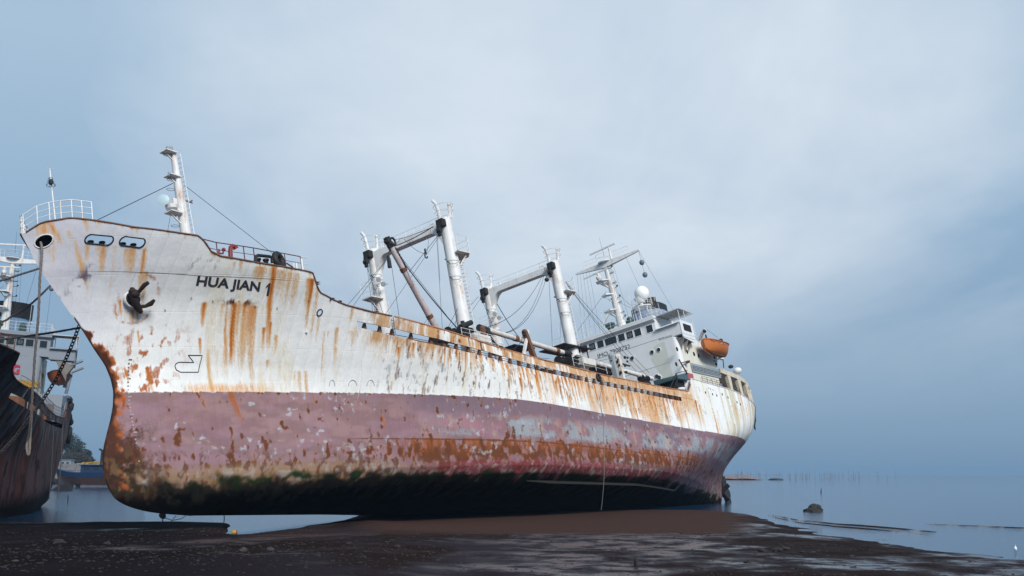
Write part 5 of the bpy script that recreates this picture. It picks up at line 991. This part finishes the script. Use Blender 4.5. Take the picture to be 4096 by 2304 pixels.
# ================================================================== BLUE FISHING BOAT, SHORE AND HILL ON THE LEFT
BD = 235.0
def wpt(px, py, d): return on_y(px, py, d)
b0 = wpt(222, 1950, BD); BB = empty('fishing_boat', (float(b0[0]), BD, .1)); tag(BB, 'weathered blue wooden fishing boat aground behind the bow of the big ship', 'fishing boat')
blu = painted('boat_blue', (.009, .032, .095), .45, .6, .6); brn = painted('boat_bottom_brown', (.11, .055, .04), .6, .8, .6)
def loft(name, z0, z1, mat, in0, in1, par, L=18.5, bw=2.1):
    P = []
    for x in np.linspace(0, L, 26):
        t = x/L; w = bw*(1-(1-min(1, t*3.2+.05))**2)*(1-.25*max(0, t-.7)); row = []
        for u in (0, .5, 1): z = z0(x)*(1-u)+z1(x)*u; row.append((x+.9*(1-t)*(1-z/3), -w*(in0*(1-u)+in1*u), z))
        P.append(row+[(p[0], -p[1], p[2]) for p in row[::-1]])
    return MB().grid(P).build(name, mat, par, ship=False, smooth=False)
shr = lambda x: 2.9+.9*max(0, 1-x/5)**2
loft('topsides', lambda x: 1.85+.5*max(0, 1-x/4), lambda x: shr(x), blu, .93, 1.05, BB); loft('bottom', lambda x: .35+.8*max(0, 1-x/5), lambda x: 1.86+.5*max(0, 1-x/4), brn, .45, .93, BB)
loft('deck', lambda x: shr(x)-.3, lambda x: shr(x)-.28, brn, .0, 1.0, BB)
MB().box(5.5, 14.5, -1.3, 1.3, 2.6, 4.35).build('wheelhouse', blu, BB, ship=False); MB().box(5.2, 14.8, -1.6, 1.6, 4.35, 4.5).build('wheelhouse_roof', DK, BB, ship=False)
for k in range(4): MB().box(6.3+2*k, 7.4+2*k, -1.33, -1.29, 3.4, 4.0).build('wheelhouse_window', GL, BB, ship=False)
m = MB(); m.cyl((9.2, 0, 4.4), (9.3, 0, 7.6), .22, .2, 8); m.cyl((9.3, 0, 7.5), (8.7, 0, 7.8), .22, .22, 8); m.build('stove_pipe', BK, BB, ship=False)
MB().tube([(5.5, 0, 4.4), (6.5, 0, 5.6), (6.6, 0, 5.7)], .06, 5).build('aerial', BK, BB, ship=False)
m = MB(); m.tube([(11.5, .4, 4.4), (11.8, .4, 7.0), (12.6, .4, 9.2), (13.6, .4, 10.4)], .05, 5); m.build('bent_pole', BK, BB, ship=False)
m = MB(); m.box(1.2, 3.4, -.7, .7, -.1, 1.5); m.box(4.4, 5.0, -.5, .5, -.1, 1.0); m.build('rudder_block', BK, BB, ship=False)
wk = wpt(240, 1960, 190); m = MB(); m.prism([(wk[0]-2, 190, -.2), (wk[0]+1.6, 190, -.2), (wk[0]+1.3, 190, 1.1), (wk[0]+.1, 190, .9), (wk[0]-.6, 190, 2.0), (wk[0]-1.0, 190, 1.9), (wk[0]-.4, 190, .8)], (.2, 1.2, 0)); tag(m.build('wreck_fragment', BK, None, ship=False), 'small black broken wreck piece standing in shallow water below the blue boat', 'wreckage')
p = wpt(271, 2008, 120); tag(MB().cyl((p[0], 120, -.3), (p[0], 120, .75), .06, .05, 6).build('mooring_stake', BK, None, ship=False), 'short black stake alone in the shallows between the two ships', 'stake')
# seawall of blocks
SWD = 300.0
def stonemat(name, c0, c1, sc=.8):
    m, N, b = newmat(name); tc = N.new('ShaderNodeTexCoord').outputs['Object']; a = N.noise(tc, sc, 6, .7); f = N.noise(tc, sc*9, 5, .7)
    N.link(N.mix(a, N.mix(f, c0, tuple(k*.5 for k in c0)), c1), b.inputs['Base Color']); b.inputs['Roughness'].default_value = .9; N.link(N.bump(f, .8, .1/sc*.5), b.inputs['Normal']); return m
STN = stonemat('pale_wall_stone', (.27, .27, .29), (.15, .155, .165), .5)
SW = MB()
xa = wpt(150, 1880, SWD)[0]; xb = wpt(455, 1880, SWD)[0]
for row in range(5):
    z = .6+row*.95; x = xa+R_()*1.5
    while x < xb:
        w = 1.3+1.3*R_(); j = lambda: (R_()-.5)*.16; d = row*.45; x1 = x+w-.09; y = SWD+d
        SW.hexa([(x+j(), y+j(), z), (x1+j(), y+j(), z), (x1, y+1.2, z), (x, y+1.2, z), (x+j(), y+j(), z+.86+j()), (x1+j(), y+j(), z+.86+j()), (x1, y+1.2, z+.86), (x, y+1.2, z+.86)]); x += w
SW.box(xa, xb, SWD+2.9, SWD+5, 0, 5.0)
tag(SW.build('seawall', STN, None, ship=False), 'long pale seawall of squared stone blocks beyond the blue boat', 'seawall')
def ico(m, c, r, sub=2, sc=(1, 1, 1), rough=.25, sd=0):
    bm = bmesh.new(); bmesh.ops.create_icosphere(bm, subdivisions=sub, radius=1); vs = []
    for v in bm.verts:
        p = V(*v.co); k = 1+rough*(float(vn(p[0]*1.7+sd*3.1+9, p[1]*1.7+p[2]*1.3+sd, 3))-.5)*2+rough*.5*(float(vn(p[0]*4+sd+20, p[2]*4+p[1]*3, 4))-.5)*2; vs.append((c[0]+p[0]*r*sc[0]*k, c[1]+p[1]*r*sc[1]*k, c[2]+p[2]*r*sc[2]*k))
    fs = [tuple(v.index for v in f.verts) for f in bm.faces]; bm.free(); return m.add(vs, fs)
RKM = stonemat('dark_rock', (.040, .034, .034), (.018, .016, .018), 2.5); RKB = stonemat('brown_rock', (.16, .115, .115), (.26, .21, .19), .12)
m = MB()
for k in range(46): p = wpt(160+290*R_(), 1885+10*R_(), 285+12*R_()); ico(m, (p[0], p[1], .3+.5*R_()), .7+.9*R_(), 1, (1.2, 1, .7), .3, k)
tag(m.build('shore_rubble', RKM, None, ship=False), kind='stuff')
HL = MB(); hx0 = wpt(40, 1880, 430)[0]; P = []
for i in range(30):
    row = []
    for j in range(12): x = hx0+i*2.9; y = 411+j*2.6; t = (x-hx0)/87; h = 8.5*np.exp(-((x-hx0-13)/9.)**2)*sst(0, .5, j/11)-0*fbm(V(x*.1), V(y*.1), 4)[0]+2.2; row.append((x, y, float(h) if j else .2))
    P.append(row)
HL.grid(P); o = HL.build('hillside', stonemat('hill_earth', (.045, .022, .018), (.018, .020, .013), .2), None, ship=False); tag(o, kind='structure')
def leafmat(n, a, b):
    m, N, bb = newmat(n); tc = N.new('ShaderNodeTexCoord').outputs['Object']; N.link(N.mix(N.noise(tc, 1.6, 3, .6), a, b), bb.inputs['Base Color']); bb.inputs['Roughness'].default_value = .8; return m
LF = [leafmat('dark_leaves', (.010, .018, .013), (.032, .045, .030)), leafmat('brown_leaves', (.028, .022, .018), (.05, .045, .035))]
for k, (px, d, h, w, lab) in enumerate([(196, 425, 9.5, 6.5, 'dark tree, leftmost on the far hill, beside the rusty stern'), (218, 430, 10.5, 5.5, 'tall dark tree just right of the hanging ropes on the far hill'), (243, 428, 11.0, 6.0, 'dark tree crowning the top of the far hill, tallest of the row'), (268, 426, 10.5, 6.0, 'dense dark tree right of the crown of the far hill'), (294, 424, 9.5, 5.5, 'rounded tree on the right shoulder of the far hill'), (318, 422, 8.3, 5.0, 'lower tree two from the right end of the far wood'), (340, 420, 6.3, 4.0, 'small tree second from the right end of the far wood'), (357, 418, 4.4, 2.8, 'sparse low tree at the right end of the far wood'), (232, 412, 5.5, 6.5, 'brownish scrubby tree low in front of the far hill'), (290, 410, 5.0, 6.5, 'low brown tree above the white hut on the far shore'), (325, 410, 4.0, 5.0, 'low brown bush-like tree at the right foot of the far hill')]):
    p = wpt(px, 1860, d); h = h+1.8; zb = 8.0*np.exp(-((p[0]-hx0-13)/9.)**2)+2.6 if d > 415 else 3.0
    if d > 415: zb = min(zb, 7.5)
    h *= 1.22; w *= 1.15; T = empty('tree', (float(p[0]), d, zb-1)); tag(T, lab, 'tree', 'trees on the far hill')
    m = MB(); m.cyl((0, 0, 0), (.2, 0, h*.55), .28, .14, 7)
    for q in range(6): a = q*1.1; m.cyl((.1, 0, h*(.25+.05*q)), (w*.35*cos(a), w*.35*sin(a), h*(.55+.05*q)), .1, .03, 5)
    m.build('trunk', RKM, T, ship=False)
    m = MB(); rr = np.random.RandomState(k+11); lobes = [(rr.uniform(-.5, .5)*w*.75, rr.uniform(-.5, .5)*w*.6, h*(.42+.48*rr.rand()), w*rr.uniform(.20, .38)) for _ in range(17)]
    for (lx, ly, lz, lr) in lobes:
        for _ in range(110):
            v = rr.normal(size=3); v /= np.linalg.norm(v); q = V(lx, ly, lz)+v*lr*(.45+.65*rr.rand())*V(1, 1, .8); a = rr.normal(size=3); a = unit(a)*.26; b = unit(np.cross(a, rr.normal(size=3)))*.2; m.add([q-a, q-b, q+a, q+b], [(0, 1, 2, 3)])
    m.build('crown', LF[0 if d > 415 else 1], T, ship=False, fix=False)
p = wpt(262, 1845, 320); H_ = empty('white_hut', (float(p[0]), 320, 4.6)); tag(H_, 'small white flat-roofed hut on top of the seawall below the trees', 'hut')
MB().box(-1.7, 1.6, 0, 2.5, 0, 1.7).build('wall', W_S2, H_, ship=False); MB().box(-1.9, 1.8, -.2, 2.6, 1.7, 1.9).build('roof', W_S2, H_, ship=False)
for x in (-1.1, .3): MB().box(x, x+.7, -.03, .01, .5, 1.2).build('window', DK, H_, ship=False)
for nm, px, w, h, mt, lb, ct in (('timber_stack', 372, 7.5, 1.0, YEL, 'long yellowish stack of timber on the shore behind the blue boat', 'timber'), ('tarpaulin_heap', 325, 5.0, .9, W_S2, 'pale tarpaulin heap on the seawall left of the yellow timber', 'tarpaulin')):
    p = wpt(px, 1848, 318); m = MB()
    for k in range(9): x = -w/2+w*R_()*.8; z = h*R_()*.7; m.box(x, x+w*.3, R_(), 1.3+R_(), z, z+.3) if mt is YEL else ico(m, (x, 1, z*.6), .8, 1, (1.6, 1, .5), .3, k)
    o = m.build(nm, mt, None, ship=False, origin=None); o.location = (float(p[0]), 318, 5.0); tag(o, lb, ct)
# ================================================================== RIGHT: ISLET, STAKES, BOULDER, BIRD
ID = 560.0; m = MB()
xs = np.linspace(wpt(2780, 1900, ID)[0], wpt(3080, 1900, ID)[0], 70); P = []
for j in range(14):
    y = ID-4+j*2.0; P.append([(x, y, float(3.3*sst(xs[-1], xs[-1]-13, x)*(.55+.6*fbm(V(x*.35), V(y*.4), 3, 4)[0])*sin(pi*min(1, (j+.3)/9))**.5*(1 if j < 13 else 0)-.25)) for x in xs])
m.grid(P); tag(m.build('islet', RKB, None, ship=False), 'low brownish rocky islet on the horizon behind the ship\'s rudder', 'islet')
p = wpt(3104, 1913, ID); m = ico(MB(), (0, 0, 0), 1.6, 2, (2.3, 1, .45), .3, 5); o = m.build('skerry', RKM, None, ship=False); o.location = (float(p[0]), ID, .2); tag(o, 'small flat dark rock awash just right of the islet', 'rock')
SKM = painted('stake_wood', (.17, .15, .15), 0, .9)
rs2 = np.random.RandomState(3); sk0 = None
for k in range(84):
    px = 2935+ (rs2.rand()**1.1)*430 if k < 60 else 3180+rs2.rand()*260
    if k > 76: px = (3405, 3432, 3475, 3507, 3512, 3548, 3580)[k-77]
    d = rs2.uniform(480, 760); h = rs2.uniform(3.0, 5.0)
    if sk0 is None: sk0 = MB().cyl((0, 0, -.6), (.06, 0, 1), .075, .05, 5).build('stake', SKM, None, ship=False); o = sk0
    else: o = sk0.copy(); C.objects.link(o)
    o.location = (float(wpt(px, 1900, d)[0]), d, 0); o.scale = (1, 1, h); o.rotation_euler = (0, rs2.normal()*.015, 0); tag(o, 'thin fishing stake standing in the hazy water near the horizon', 'stake', 'fishing stakes on the horizon')
for px, h, lb in ((3286, .85, 'taller of two dark posts standing alone in the open water'), (3282, .5, 'shorter of two dark posts standing alone in the open water')):
    d = 190; p = wpt(px, 1970, d); tag(MB().cyl((p[0], d, -.5), (p[0], d, h), .05, .045, 6).build('post', BK, None, ship=False), lb, 'post')
p = on_z(3255, 2046); m = ico(MB(), (0, 0, 0), .95, 4, (1.0, .8, .60), .28, 2); o = m.build('boulder', RKM, None, ship=False, smooth=True); o.location = (float(p[0]), float(p[1]), .02); tag(o, 'large dark boulder sitting alone in the shallow water right of the ship', 'boulder')
p = on_z(4063, 2216); HR = empty('wading_bird', (float(p[0]), float(p[1]), 0)); tag(HR, 'small white wading bird standing in the shallows near the right edge', 'bird')
bw = painted('bird_white', (.80, .80, .80), 0, .8, dirt=.1); m = MB()
m.tube([(.0, 0, .13), (.0, -.01, .17), (-.005, 0, .22), (.0, 0, .27), (.01, 0, .30), (.012, 0, .325), (.0, 0, .345), (.0, -.01, .36), (.0, -.02, .372)], [.012, .045, .06, .05, .028, .016, .015, .022, .012], 10); m.build('body', bw, HR, ship=False, smooth=True)
MB().tube([(0, -.02, .36), (0, -.09, .35)], [.008, .002], 5).build('bill', BK, HR, ship=False)
for s in (-1, 1): MB().tube([(.02*s, 0, .15), (.022*s, .015, .08), (.022*s, 0, -.02)], .006, 5).build('leg', BK, HR, ship=False)
for s in (-1, 1): MB().sphere((.045*s, .01, .215), .05, 8, 6, (.45, .8, 1.4)).build('wing', bw, HR, ship=False, smooth=True)
# ================================================================== SEA BED, MUD, WATER
SY = np.array([-2500, -900, -200, 0, 219, 419, 652, 838, 905, 940, 1000, 1048, 1118, 1200, 1300, 1380, 1440, 1500, 1560, 2650, 2760, 2860, 2990, 3100, 3200, 3350, 3500, 3700, 3900, 4096, 4600, 7000])
SV = np.array([2160, 2140, 2126, 2120, 2108, 2100, 2097, 2094, 2094, 2108, 2122, 2118, 2110, 2103, 2094, 2078, 2060, 2043, 2040, 2039, 2039, 2042, 2058, 2098, 2126, 2148, 2164, 2192, 2208, 2224, 2250, 2330])
SD = np.array([on_z(a, b)[1] for a, b in zip(SY, SV)])
def ground_h(X, Y):
    px = proj_px(X, Y); ds = np.interp(px, SY, SD); t = ds-Y
    n = fbm(X*.12, Y*.10, 200, 5)-.5; nf = fbm(X*.9, Y*.7, 210, 4)-.5
    rt_ = sst(1250, 1900, px); land = (.24-.13*rt_)*(1-np.exp(-np.maximum(t, 0)/13))+.0035*np.maximum(t, 0)*(1-rt_); left = sst(950, 420, px)*sst(-38, -16, t); right = sst(2950, 3150, px)
    sea = np.maximum(t, -60)*np.where(right > .5, .0062, .022)*(1-.90*left)
    h = np.where(t > 0, land, sea)+.22*rt_*sst(1, 8, t)*(fbm(X*.16, Y*.22, 230, 4)-.47)*sst(60, 54, Y)+n*(.06+.26*left*(t < 0)+.10*left*(t >= 0)+.03*right*(t < 0)+.06*sst(2, 10, t))+nf*(.020+.03*sst(2, 12, t))
    # channel draining the pool
    a = on_z(1040, 2112); b = on_z(915, 2146); ax, ay = a[0], a[1]; bx, by = b[0], b[1]; dx, dy = bx-ax, by-ay
    tt = np.clip(((X-ax)*dx+(Y-ay)*dy)/(dx*dx+dy*dy), 0, 1); dd = np.hypot(X-ax-tt*dx, (Y-ay-tt*dy)*.5); h = h-.55*np.exp(-(dd/(1.5-1.1*tt))**2)
    # low spit of weed along the pool edge
    h = h+.13*np.exp(-((px-520)/330)**4)*np.exp(-((t+1.0)/1.2)**2)
    nn_ = fbm(X*.25, Y*.05, 240, 3)
    for o_, w_ in ((-4, .5), (-9, .7), (-15, .7), (-24, .9)): h = h+(.0062*abs(o_)+.05)*right*np.exp(-((t-o_+5*(fbm(X*.05, X*0, 250+int(-o_), 2)-.5))/w_)**2)*sst(.50, .62, fbm(X*.09, X*0+o_, 260, 2))
    # sand bar under and beside the ship
    bar = sst(1430, 1620, px)*sst(3040, 2700, px); bb = bar*sst(64, 78, Y)*(t > 0); h = h*(1-bb)+bb*(.05+.05*n)*sst(0, 3, t)
    return np.maximum(h, -1.6)
def proj_px(X, Y):
    d = Y*cF[1]+X*cF[0]-EYE*cF[2]; return 2048+F_PX*(X*cR[0]+Y*cR[1]-EYE*cR[2])/d
us = np.concatenate([np.linspace(-3.5, -.62, 30)[:-1], np.linspace(-.62, .62, 620), np.linspace(.62, 3.5, 30)[1:]])
ds = np.concatenate([[2, 6, 12, 18, 24], 30*(460/30)**np.linspace(0, 1, 520)])
U, D = np.meshgrid(us, ds); X = U*D; Y = D+.0*U; Z = ground_h(X, Y)
n, m_ = X.shape; P = np.stack([X.ravel(), Y.ravel(), Z.ravel()], 1); I = np.arange(n*m_).reshape(n, m_); Q = np.stack([I[:-1, :-1].ravel(), I[:-1, 1:].ravel(), I[1:, 1:].ravel(), I[1:, :-1].ravel()], 1)
me = bpy.data.meshes.new('mudflat'); me.vertices.add(len(P)); me.vertices.foreach_set('co', P.astype(np.float32).ravel()); me.loops.add(Q.size); me.loops.foreach_set('vertex_index', Q.astype(np.int32).ravel()); me.polygons.add(len(Q)); me.polygons.foreach_set('loop_start', np.arange(0, Q.size, 4, dtype=np.int32)); me.polygons.foreach_set('loop_total', np.full(len(Q), 4, np.int32)); me.update(calc_edges=True)
me.polygons.foreach_set('use_smooth', [True]*len(me.polygons))
# ground masks 0..1: sand, debris, wetness film, vignette darkening painted at left
px = proj_px(X, Y); t = np.interp(px, SY, SD)-Y
sand = sst(1330, 1560, px)*sst(3080, 2850, px)*sst(56, 61.5, Y+7*(fbm(X*.12, Y*.2, 301)-.5)); sand2 = np.exp(-((px-1000)/360)**4)*sst(50, 54, Y)*.55*sst(.3, .6, fbm(X*.15, Y*.15, 305)+.15)
sand = np.maximum(sand, sand2)
debris = sst(.47, .60, fbm(X*.22+3, Y*.10, 310, 5)+.10*np.exp(-((Y-44)/4.)**2)*sst(2600, 900, px)-.02)
film = sst(.35, .56, fbm(X*.10+7, Y*.16, 320, 4)+.24*sst(1300, 2600, px)-.20*sst(1500, 300, px)+.10*np.exp(-((Y-54)/4)**2)*sst(1300, 1900, px))
vignette = sst(1700, 500, px)
col = np.stack([sand.ravel(), debris.ravel(), film.ravel(), vignette.ravel()], 1)
a_ = me.color_attributes.new('soil_vignette', 'FLOAT_COLOR', 'POINT'); a_.data.foreach_set('color', col.astype(np.float32).ravel())
mm, N, b = newmat('wet_mud'); tc = N.new('ShaderNodeTexCoord').outputs['Object']; vc = N.new('ShaderNodeVertexColor', layer_name='soil_vignette'); sp = N.new('ShaderNodeSeparateColor'); N.link(vc.outputs[0], sp.inputs[0]); sa, db, fl = sp.outputs; gr = vc.outputs[1]
nf = N.noise(tc, 3.2, 8, .72); nb = N.noise(tc, .55, 6, .65); ng = N.noise(tc, 11, 5, .7)
mud = N.mix(nf, (.030, .024, .030), (.016, .012, .016)); mud = N.mix(db, mud, N.mix(ng, (.024, .013, .011), (.007, .005, .005))); mud = N.mix(sa, mud, N.mix(nf, (.064, .036, .028), (.040, .024, .020)))
mud = N.mix(N.math('MULTIPLY', gr, .75), mud, (.006, .0045, .005)); N.link(mud, b.inputs['Base Color'])  # corner vignette painted into the mud colour towards the left
wet = N.math('MULTIPLY', fl, N.math('MULTIPLY', N.math('SUBTRACT', nb, .40), 6, True)); wet = N.math('MULTIPLY', wet, N.math('SUBTRACT', 1.0, N.math('MAXIMUM', sa, N.math('MULTIPLY', db, .85)), True))
rg = N.new('ShaderNodeMapRange', i_To_Min=.95, i_To_Max=.20); N.link(wet, rg.inputs['Value']); N.link(rg.outputs[0], b.inputs['Roughness'])
sg = N.new('ShaderNodeMapRange', i_To_Min=.02, i_To_Max=.30); N.link(wet, sg.inputs['Value']); N.link(sg.outputs[0], b.inputs['Specular IOR Level'])
rp = N.noise(N.mapping(tc, (.8, 3.4, 1)), 1.0, 3, .5, .8); hgt = N.math('ADD', N.math('MULTIPLY', nf, .6), N.math('ADD', N.math('MULTIPLY', ng, .4), N.math('MULTIPLY', rp, .7))); bp = N.new('ShaderNodeBump', i_Distance=.06); N.link(hgt, bp.inputs['Height']); bs = N.new('ShaderNodeMapRange', i_To_Min=.9, i_To_Max=.30); N.link(wet, bs.inputs['Value']); N.link(bs.outputs[0], bp.inputs['Strength']); N.link(bp.outputs[0], b.inputs['Normal'])
me.materials.append(mm); o = bpy.data.objects.new('mudflat', me); C.objects.link(o); tag(o, kind='structure')
# sea
m = MB(); S_ = 7000; m.add([(-S_, -60, 0), (S_, -60, 0), (S_, S_, 0), (-S_, S_, 0)], [(0, 1, 2, 3)]); sea = m.build('sea', None or BK, None, ship=False, fix=False); sea.data.materials.clear()
wm, N, b = newmat('calm_sea'); tc = N.new('ShaderNodeTexCoord').outputs['Object']; b.inputs['Base Color'].default_value = (.012, .045, .105, 1); b.inputs['Roughness'].default_value = .07; b.inputs['IOR'].default_value = 1.33; b.inputs['Specular IOR Level'].default_value = .26
w1_ = N.noise(N.mapping(tc, (1.1, 3.2, 1)), 1.0, 5, .65); w2_ = N.noise(N.mapping(tc, (.03, .16, 1)), 1.0, 4, .6)
hh = N.math('ADD', w1_, N.math('MULTIPLY', w2_, 1.5)); N.link(N.bump(hh, .34, .08), b.inputs['Normal']); sea.data.materials.append(wm); tag(sea, kind='structure')
HZ = MB().box(-7100, 7100, -160, 7100, -3.0, 42.0).build('haze', BK, None, ship=False); HZ.data.materials.clear(); hm_ = bpy.data.materials.new('sea_haze'); hm_.use_nodes = True; hm_.node_tree.nodes.clear(); hv = hm_.node_tree.nodes.new('ShaderNodeVolumePrincipled'); hv.inputs['Density'].default_value = .00022; hv.inputs['Color'].default_value = (.36, .56, .80, 1); ho = hm_.node_tree.nodes.new('ShaderNodeOutputMaterial'); hm_.node_tree.links.new(hv.outputs[0], ho.inputs['Volume']); HZ.data.materials.append(hm_); tag(HZ, kind='stuff')
# loose stones: one gravel object, and the ones that can be told apart
rs3 = np.random.RandomState(12); m = MB(); base = []
for k in range(5):
    q = MB(); ico(q, (0, 0, 0), 1, 1, (1, .8, .55), .35, k); base.append((np.array(q.v), q.f))
def gz(x, y): return float(ground_h(V(x), V(y))[0])
cnt = 0
for k in range(9000):
    pxx = rs3.uniform(-60, 4160); Yd = 33+rs3.rand()**1.1*30; xx = (pxx-2048)/F_PX*Yd
    dens = float(fbm(V(xx*.22+3), V(Yd*.10), 310, 5)[0]); pr = .10+2.4*max(0, dens-.46)+.9*np.exp(-((Yd-42)/4.5)**2)*(pxx < 1900)
    if pxx < 1300: pr += .12
    if rs3.rand() > pr: continue
    h = gz(xx, Yd)
    if h < .03: continue
    r = .018+.05*rs3.rand()**3; v, f = base[rs3.randint(5)]; a = rs3.rand()*6.3; R = np.array([[cos(a), -sin(a), 0], [sin(a), cos(a), 0], [0, 0, 1]])
    m.add((v*np.array([r*rs3.uniform(.8, 2.2), r, r]))@R.T+np.array([xx, Yd, h+r*.15]), f); cnt += 1
tag(m.build('gravel', stonemat('gravel_stone', (.013, .010, .010), (.028, .024, .024), 3.0), None, ship=False, fix=False), kind='stuff')
for i, (px_, py_, r, lb) in enumerate([(3105, 2190, .17, 'dark rock on the wet mud, left one of the close pair right of centre'), (3142, 2184, .15, 'dark rock on the wet mud, right one of the close pair right of centre'), (3051, 2194, .13, 'flattish dark rock just left of the close pair of rocks'), (2988, 2237, .12, 'dark rounded rock nearest below the pair of rocks'), (3211, 2195, .09, 'small brown rock just right of the close pair of rocks'), (3250, 2196, .10, 'small flat rock second to the right of the close pair'), (3407, 2204, .11, 'dark lump in the debris line far right of the pair of rocks'), (2795, 2266, .13, 'dark rock in the lower middle of the mud'), (2545, 2255, .16, 'upright black splinter of rock in the lower middle foreground'), (2845, 2125, .08, 'small dark stone on the sand edge below the stern'), (2755, 2126, .07, 'tiny dark stone left of the other stone below the stern'), (2497, 2184, .09, 'dark stone in the middle of the wet mud'), (236, 2170, .22, 'dark weed covered rock in the left foreground'), (430, 2175, .14, 'low dark rock in the left foreground beside the sand'), (1395, 2182, .10, 'dark stone at the left end of the wet mud patch'), (1590, 2190, .11, 'dark pointed stone in the gravel below the ship'), (975, 2208, .15, 'pale grey stone in the left middle foreground'), (1080, 2203, .12, 'pale chipped stone beside the grey stone in the foreground'), (60, 2258, .08, 'small whitish shard in the dark lower left corner'), (3740, 2226, .08, 'dark pebble on the shore left of the white bird')]):
    p = on_z(px_, py_, .25); h = gz(p[0], p[1]); m = ico(MB(), (0, 0, 0), r, 3, (1.25, .9, .7) if i != 8 else (.45, .5, 1.9), .35, i+3)
    o = m.build('rock', RKM if i not in (16, 17, 18) else stonemat('pale_stone_%s' % 'abc'[i-16], (.07, .065, .065), (.04, .038, .038), 6), None, ship=False, smooth=True); o.location = (float(p[0]), float(p[1]), h+r*.2); tag(o, lb, 'rock')
p = on_z(938, 2135, .02); Bc = empty('plastic_can', (float(p[0]), float(p[1]), .09)); Bc.rotation_euler = (0, 0, .3); tag(Bc, 'small yellow can with a dark red end lying at the tip of the pool', 'can')
MB().lathe((-.14, 0, 0), (1, 0, 0), [(0, .11), (.02, .13), (.2, .13), (.22, .12)], 16).build('body', YEL, Bc, ship=False); MB().lathe((.08, 0, 0), (1, 0, 0), [(0, .125), (.06, .12), (.07, .06)], 16).build('end_cap', RD, Bc, ship=False)
# ================================================================== SKY, LIGHT, CAMERA
w = bpy.data.worlds.new('World'); bpy.context.scene.world = w; w.use_nodes = True; N = NT(w); N.n.clear()
tc = N.new('ShaderNodeTexCoord').outputs['Generated']; sep = N.new('ShaderNodeSeparateXYZ'); N.link(tc, sep.inputs[0]); sx, sy, sz = sep.outputs
SUN_EL, SUN_AZ = radians(39), radians(152)      # azimuth clockwise from the view direction
sd = V(sin(SUN_AZ)*cos(SUN_EL), cos(SUN_AZ)*cos(SUN_EL), sin(SUN_EL))
sky = N.new('ShaderNodeTexSky', sky_type='NISHITA', sun_disc=False, sun_elevation=SUN_EL, sun_rotation=SUN_AZ, altitude=0, air_density=1.0, dust_density=3.0, ozone_density=2.0)
zc = N.math('ADD', N.math('MAXIMUM', sz, 0.0), .16); cu = N.new('ShaderNodeCombineXYZ'); N.link(N.math('DIVIDE', sx, zc), cu.inputs[0]); N.link(N.math('DIVIDE', sy, zc), cu.inputs[1])
v1 = N.mapping(cu.outputs[0], (.9, .55, 1), (1.3, .4, 0), (0, 0, -.5)); c1 = N.noise(v1, 1.0, 5, .55, .6); v2 = N.mapping(cu.outputs[0], (2.2, 1.0, 1), (4.1, 2.2, 0), (0, 0, -.5)); c2 = N.noise(v2, 1.0, 6, .6, .4)
grad = N.ramp(N.math('MULTIPLY', sz, 1.0, True), [(0.0, (.200, .325, .470)), (.05, (.26, .395, .55)), (.12, (.36, .505, .66)), (.22, (.53, .67, .81)), (.36, (.68, .79, .90)), (1.0, (.50, .60, .72))])
vdot = N.new('ShaderNodeVectorMath', operation='DOT_PRODUCT'); N.link(tc, vdot.inputs[0]); bd = unit(ray(2350, 330)); vdot.inputs[1].default_value = tuple(bd)
glow = N.new('ShaderNodeMapRange', interpolation_type='SMOOTHSTEP'); N.link(vdot.outputs['Value'], glow.inputs['Value']); glow.inputs['From Min'].default_value = .86; glow.inputs['From Max'].default_value = 1.0
cl = N.math('ADD', N.math('MULTIPLY', c1, .65), N.math('MULTIPLY', c2, .35)); clm = N.math('MULTIPLY', N.math('SUBTRACT', N.math('ADD', cl, N.math('MULTIPLY', glow.outputs[0], .38)), .57), 2.6, True)
bright = N.mix(clm, N.mix(1.0, grad, (.62, .73, .82), 'MULTIPLY'), N.mix(.65, grad, (.80, .87, .95)))
up = N.new('ShaderNodeMapRange', interpolation_type='SMOOTHSTEP'); N.link(sz, up.inputs['Value']); up.inputs['From Min'].default_value = .03; up.inputs['From Max'].default_value = .20
cloudy = N.mix(up.outputs[0], grad, bright)
b1 = N.new('ShaderNodeBackground'); N.link(sky.outputs[0], b1.inputs[0]); b1.inputs[1].default_value = .05
b2 = N.new('ShaderNodeBackground'); N.link(cloudy, b2.inputs[0]); b2.inputs[1].default_value = 1.0
mx = N.new('ShaderNodeMixShader'); mx.inputs[0].default_value = .93; N.link(b1.outputs[0], mx.inputs[1]); N.link(b2.outputs[0], mx.inputs[2]); ow = N.new('ShaderNodeOutputWorld'); N.link(mx.outputs[0], ow.inputs[0])
L = bpy.data.lights.new('sun', 'SUN'); L.energy = 3.7; L.angle = radians(22); L.color = (1.0, .955, .90); lo = bpy.data.objects.new('sun', L); C.objects.link(lo); lo.rotation_euler = Vector(sd).to_track_quat('Z', 'Y').to_euler()
cam = bpy.data.cameras.new('camera'); cam.sensor_width = 36; cam.lens = F_PX/4096*36; cam.clip_start = .5; cam.clip_end = 60000; co_ = bpy.data.objects.new('camera', cam); C.objects.link(co_)
M4 = Matrix.Identity(4)
for i in range(3): M4[i][0] = cR[i]; M4[i][1] = cU[i]; M4[i][2] = -cF[i]; M4[i][3] = CAM[i]
co_.matrix_world = M4
S = bpy.context.scene; S.camera = co_; S.render.engine = 'CYCLES'; S.view_settings.view_transform = 'Standard'; S.view_settings.look = 'None'; S.view_settings.gamma = 1; S.view_settings.exposure = 0.0
S.cycles.max_bounces = 6
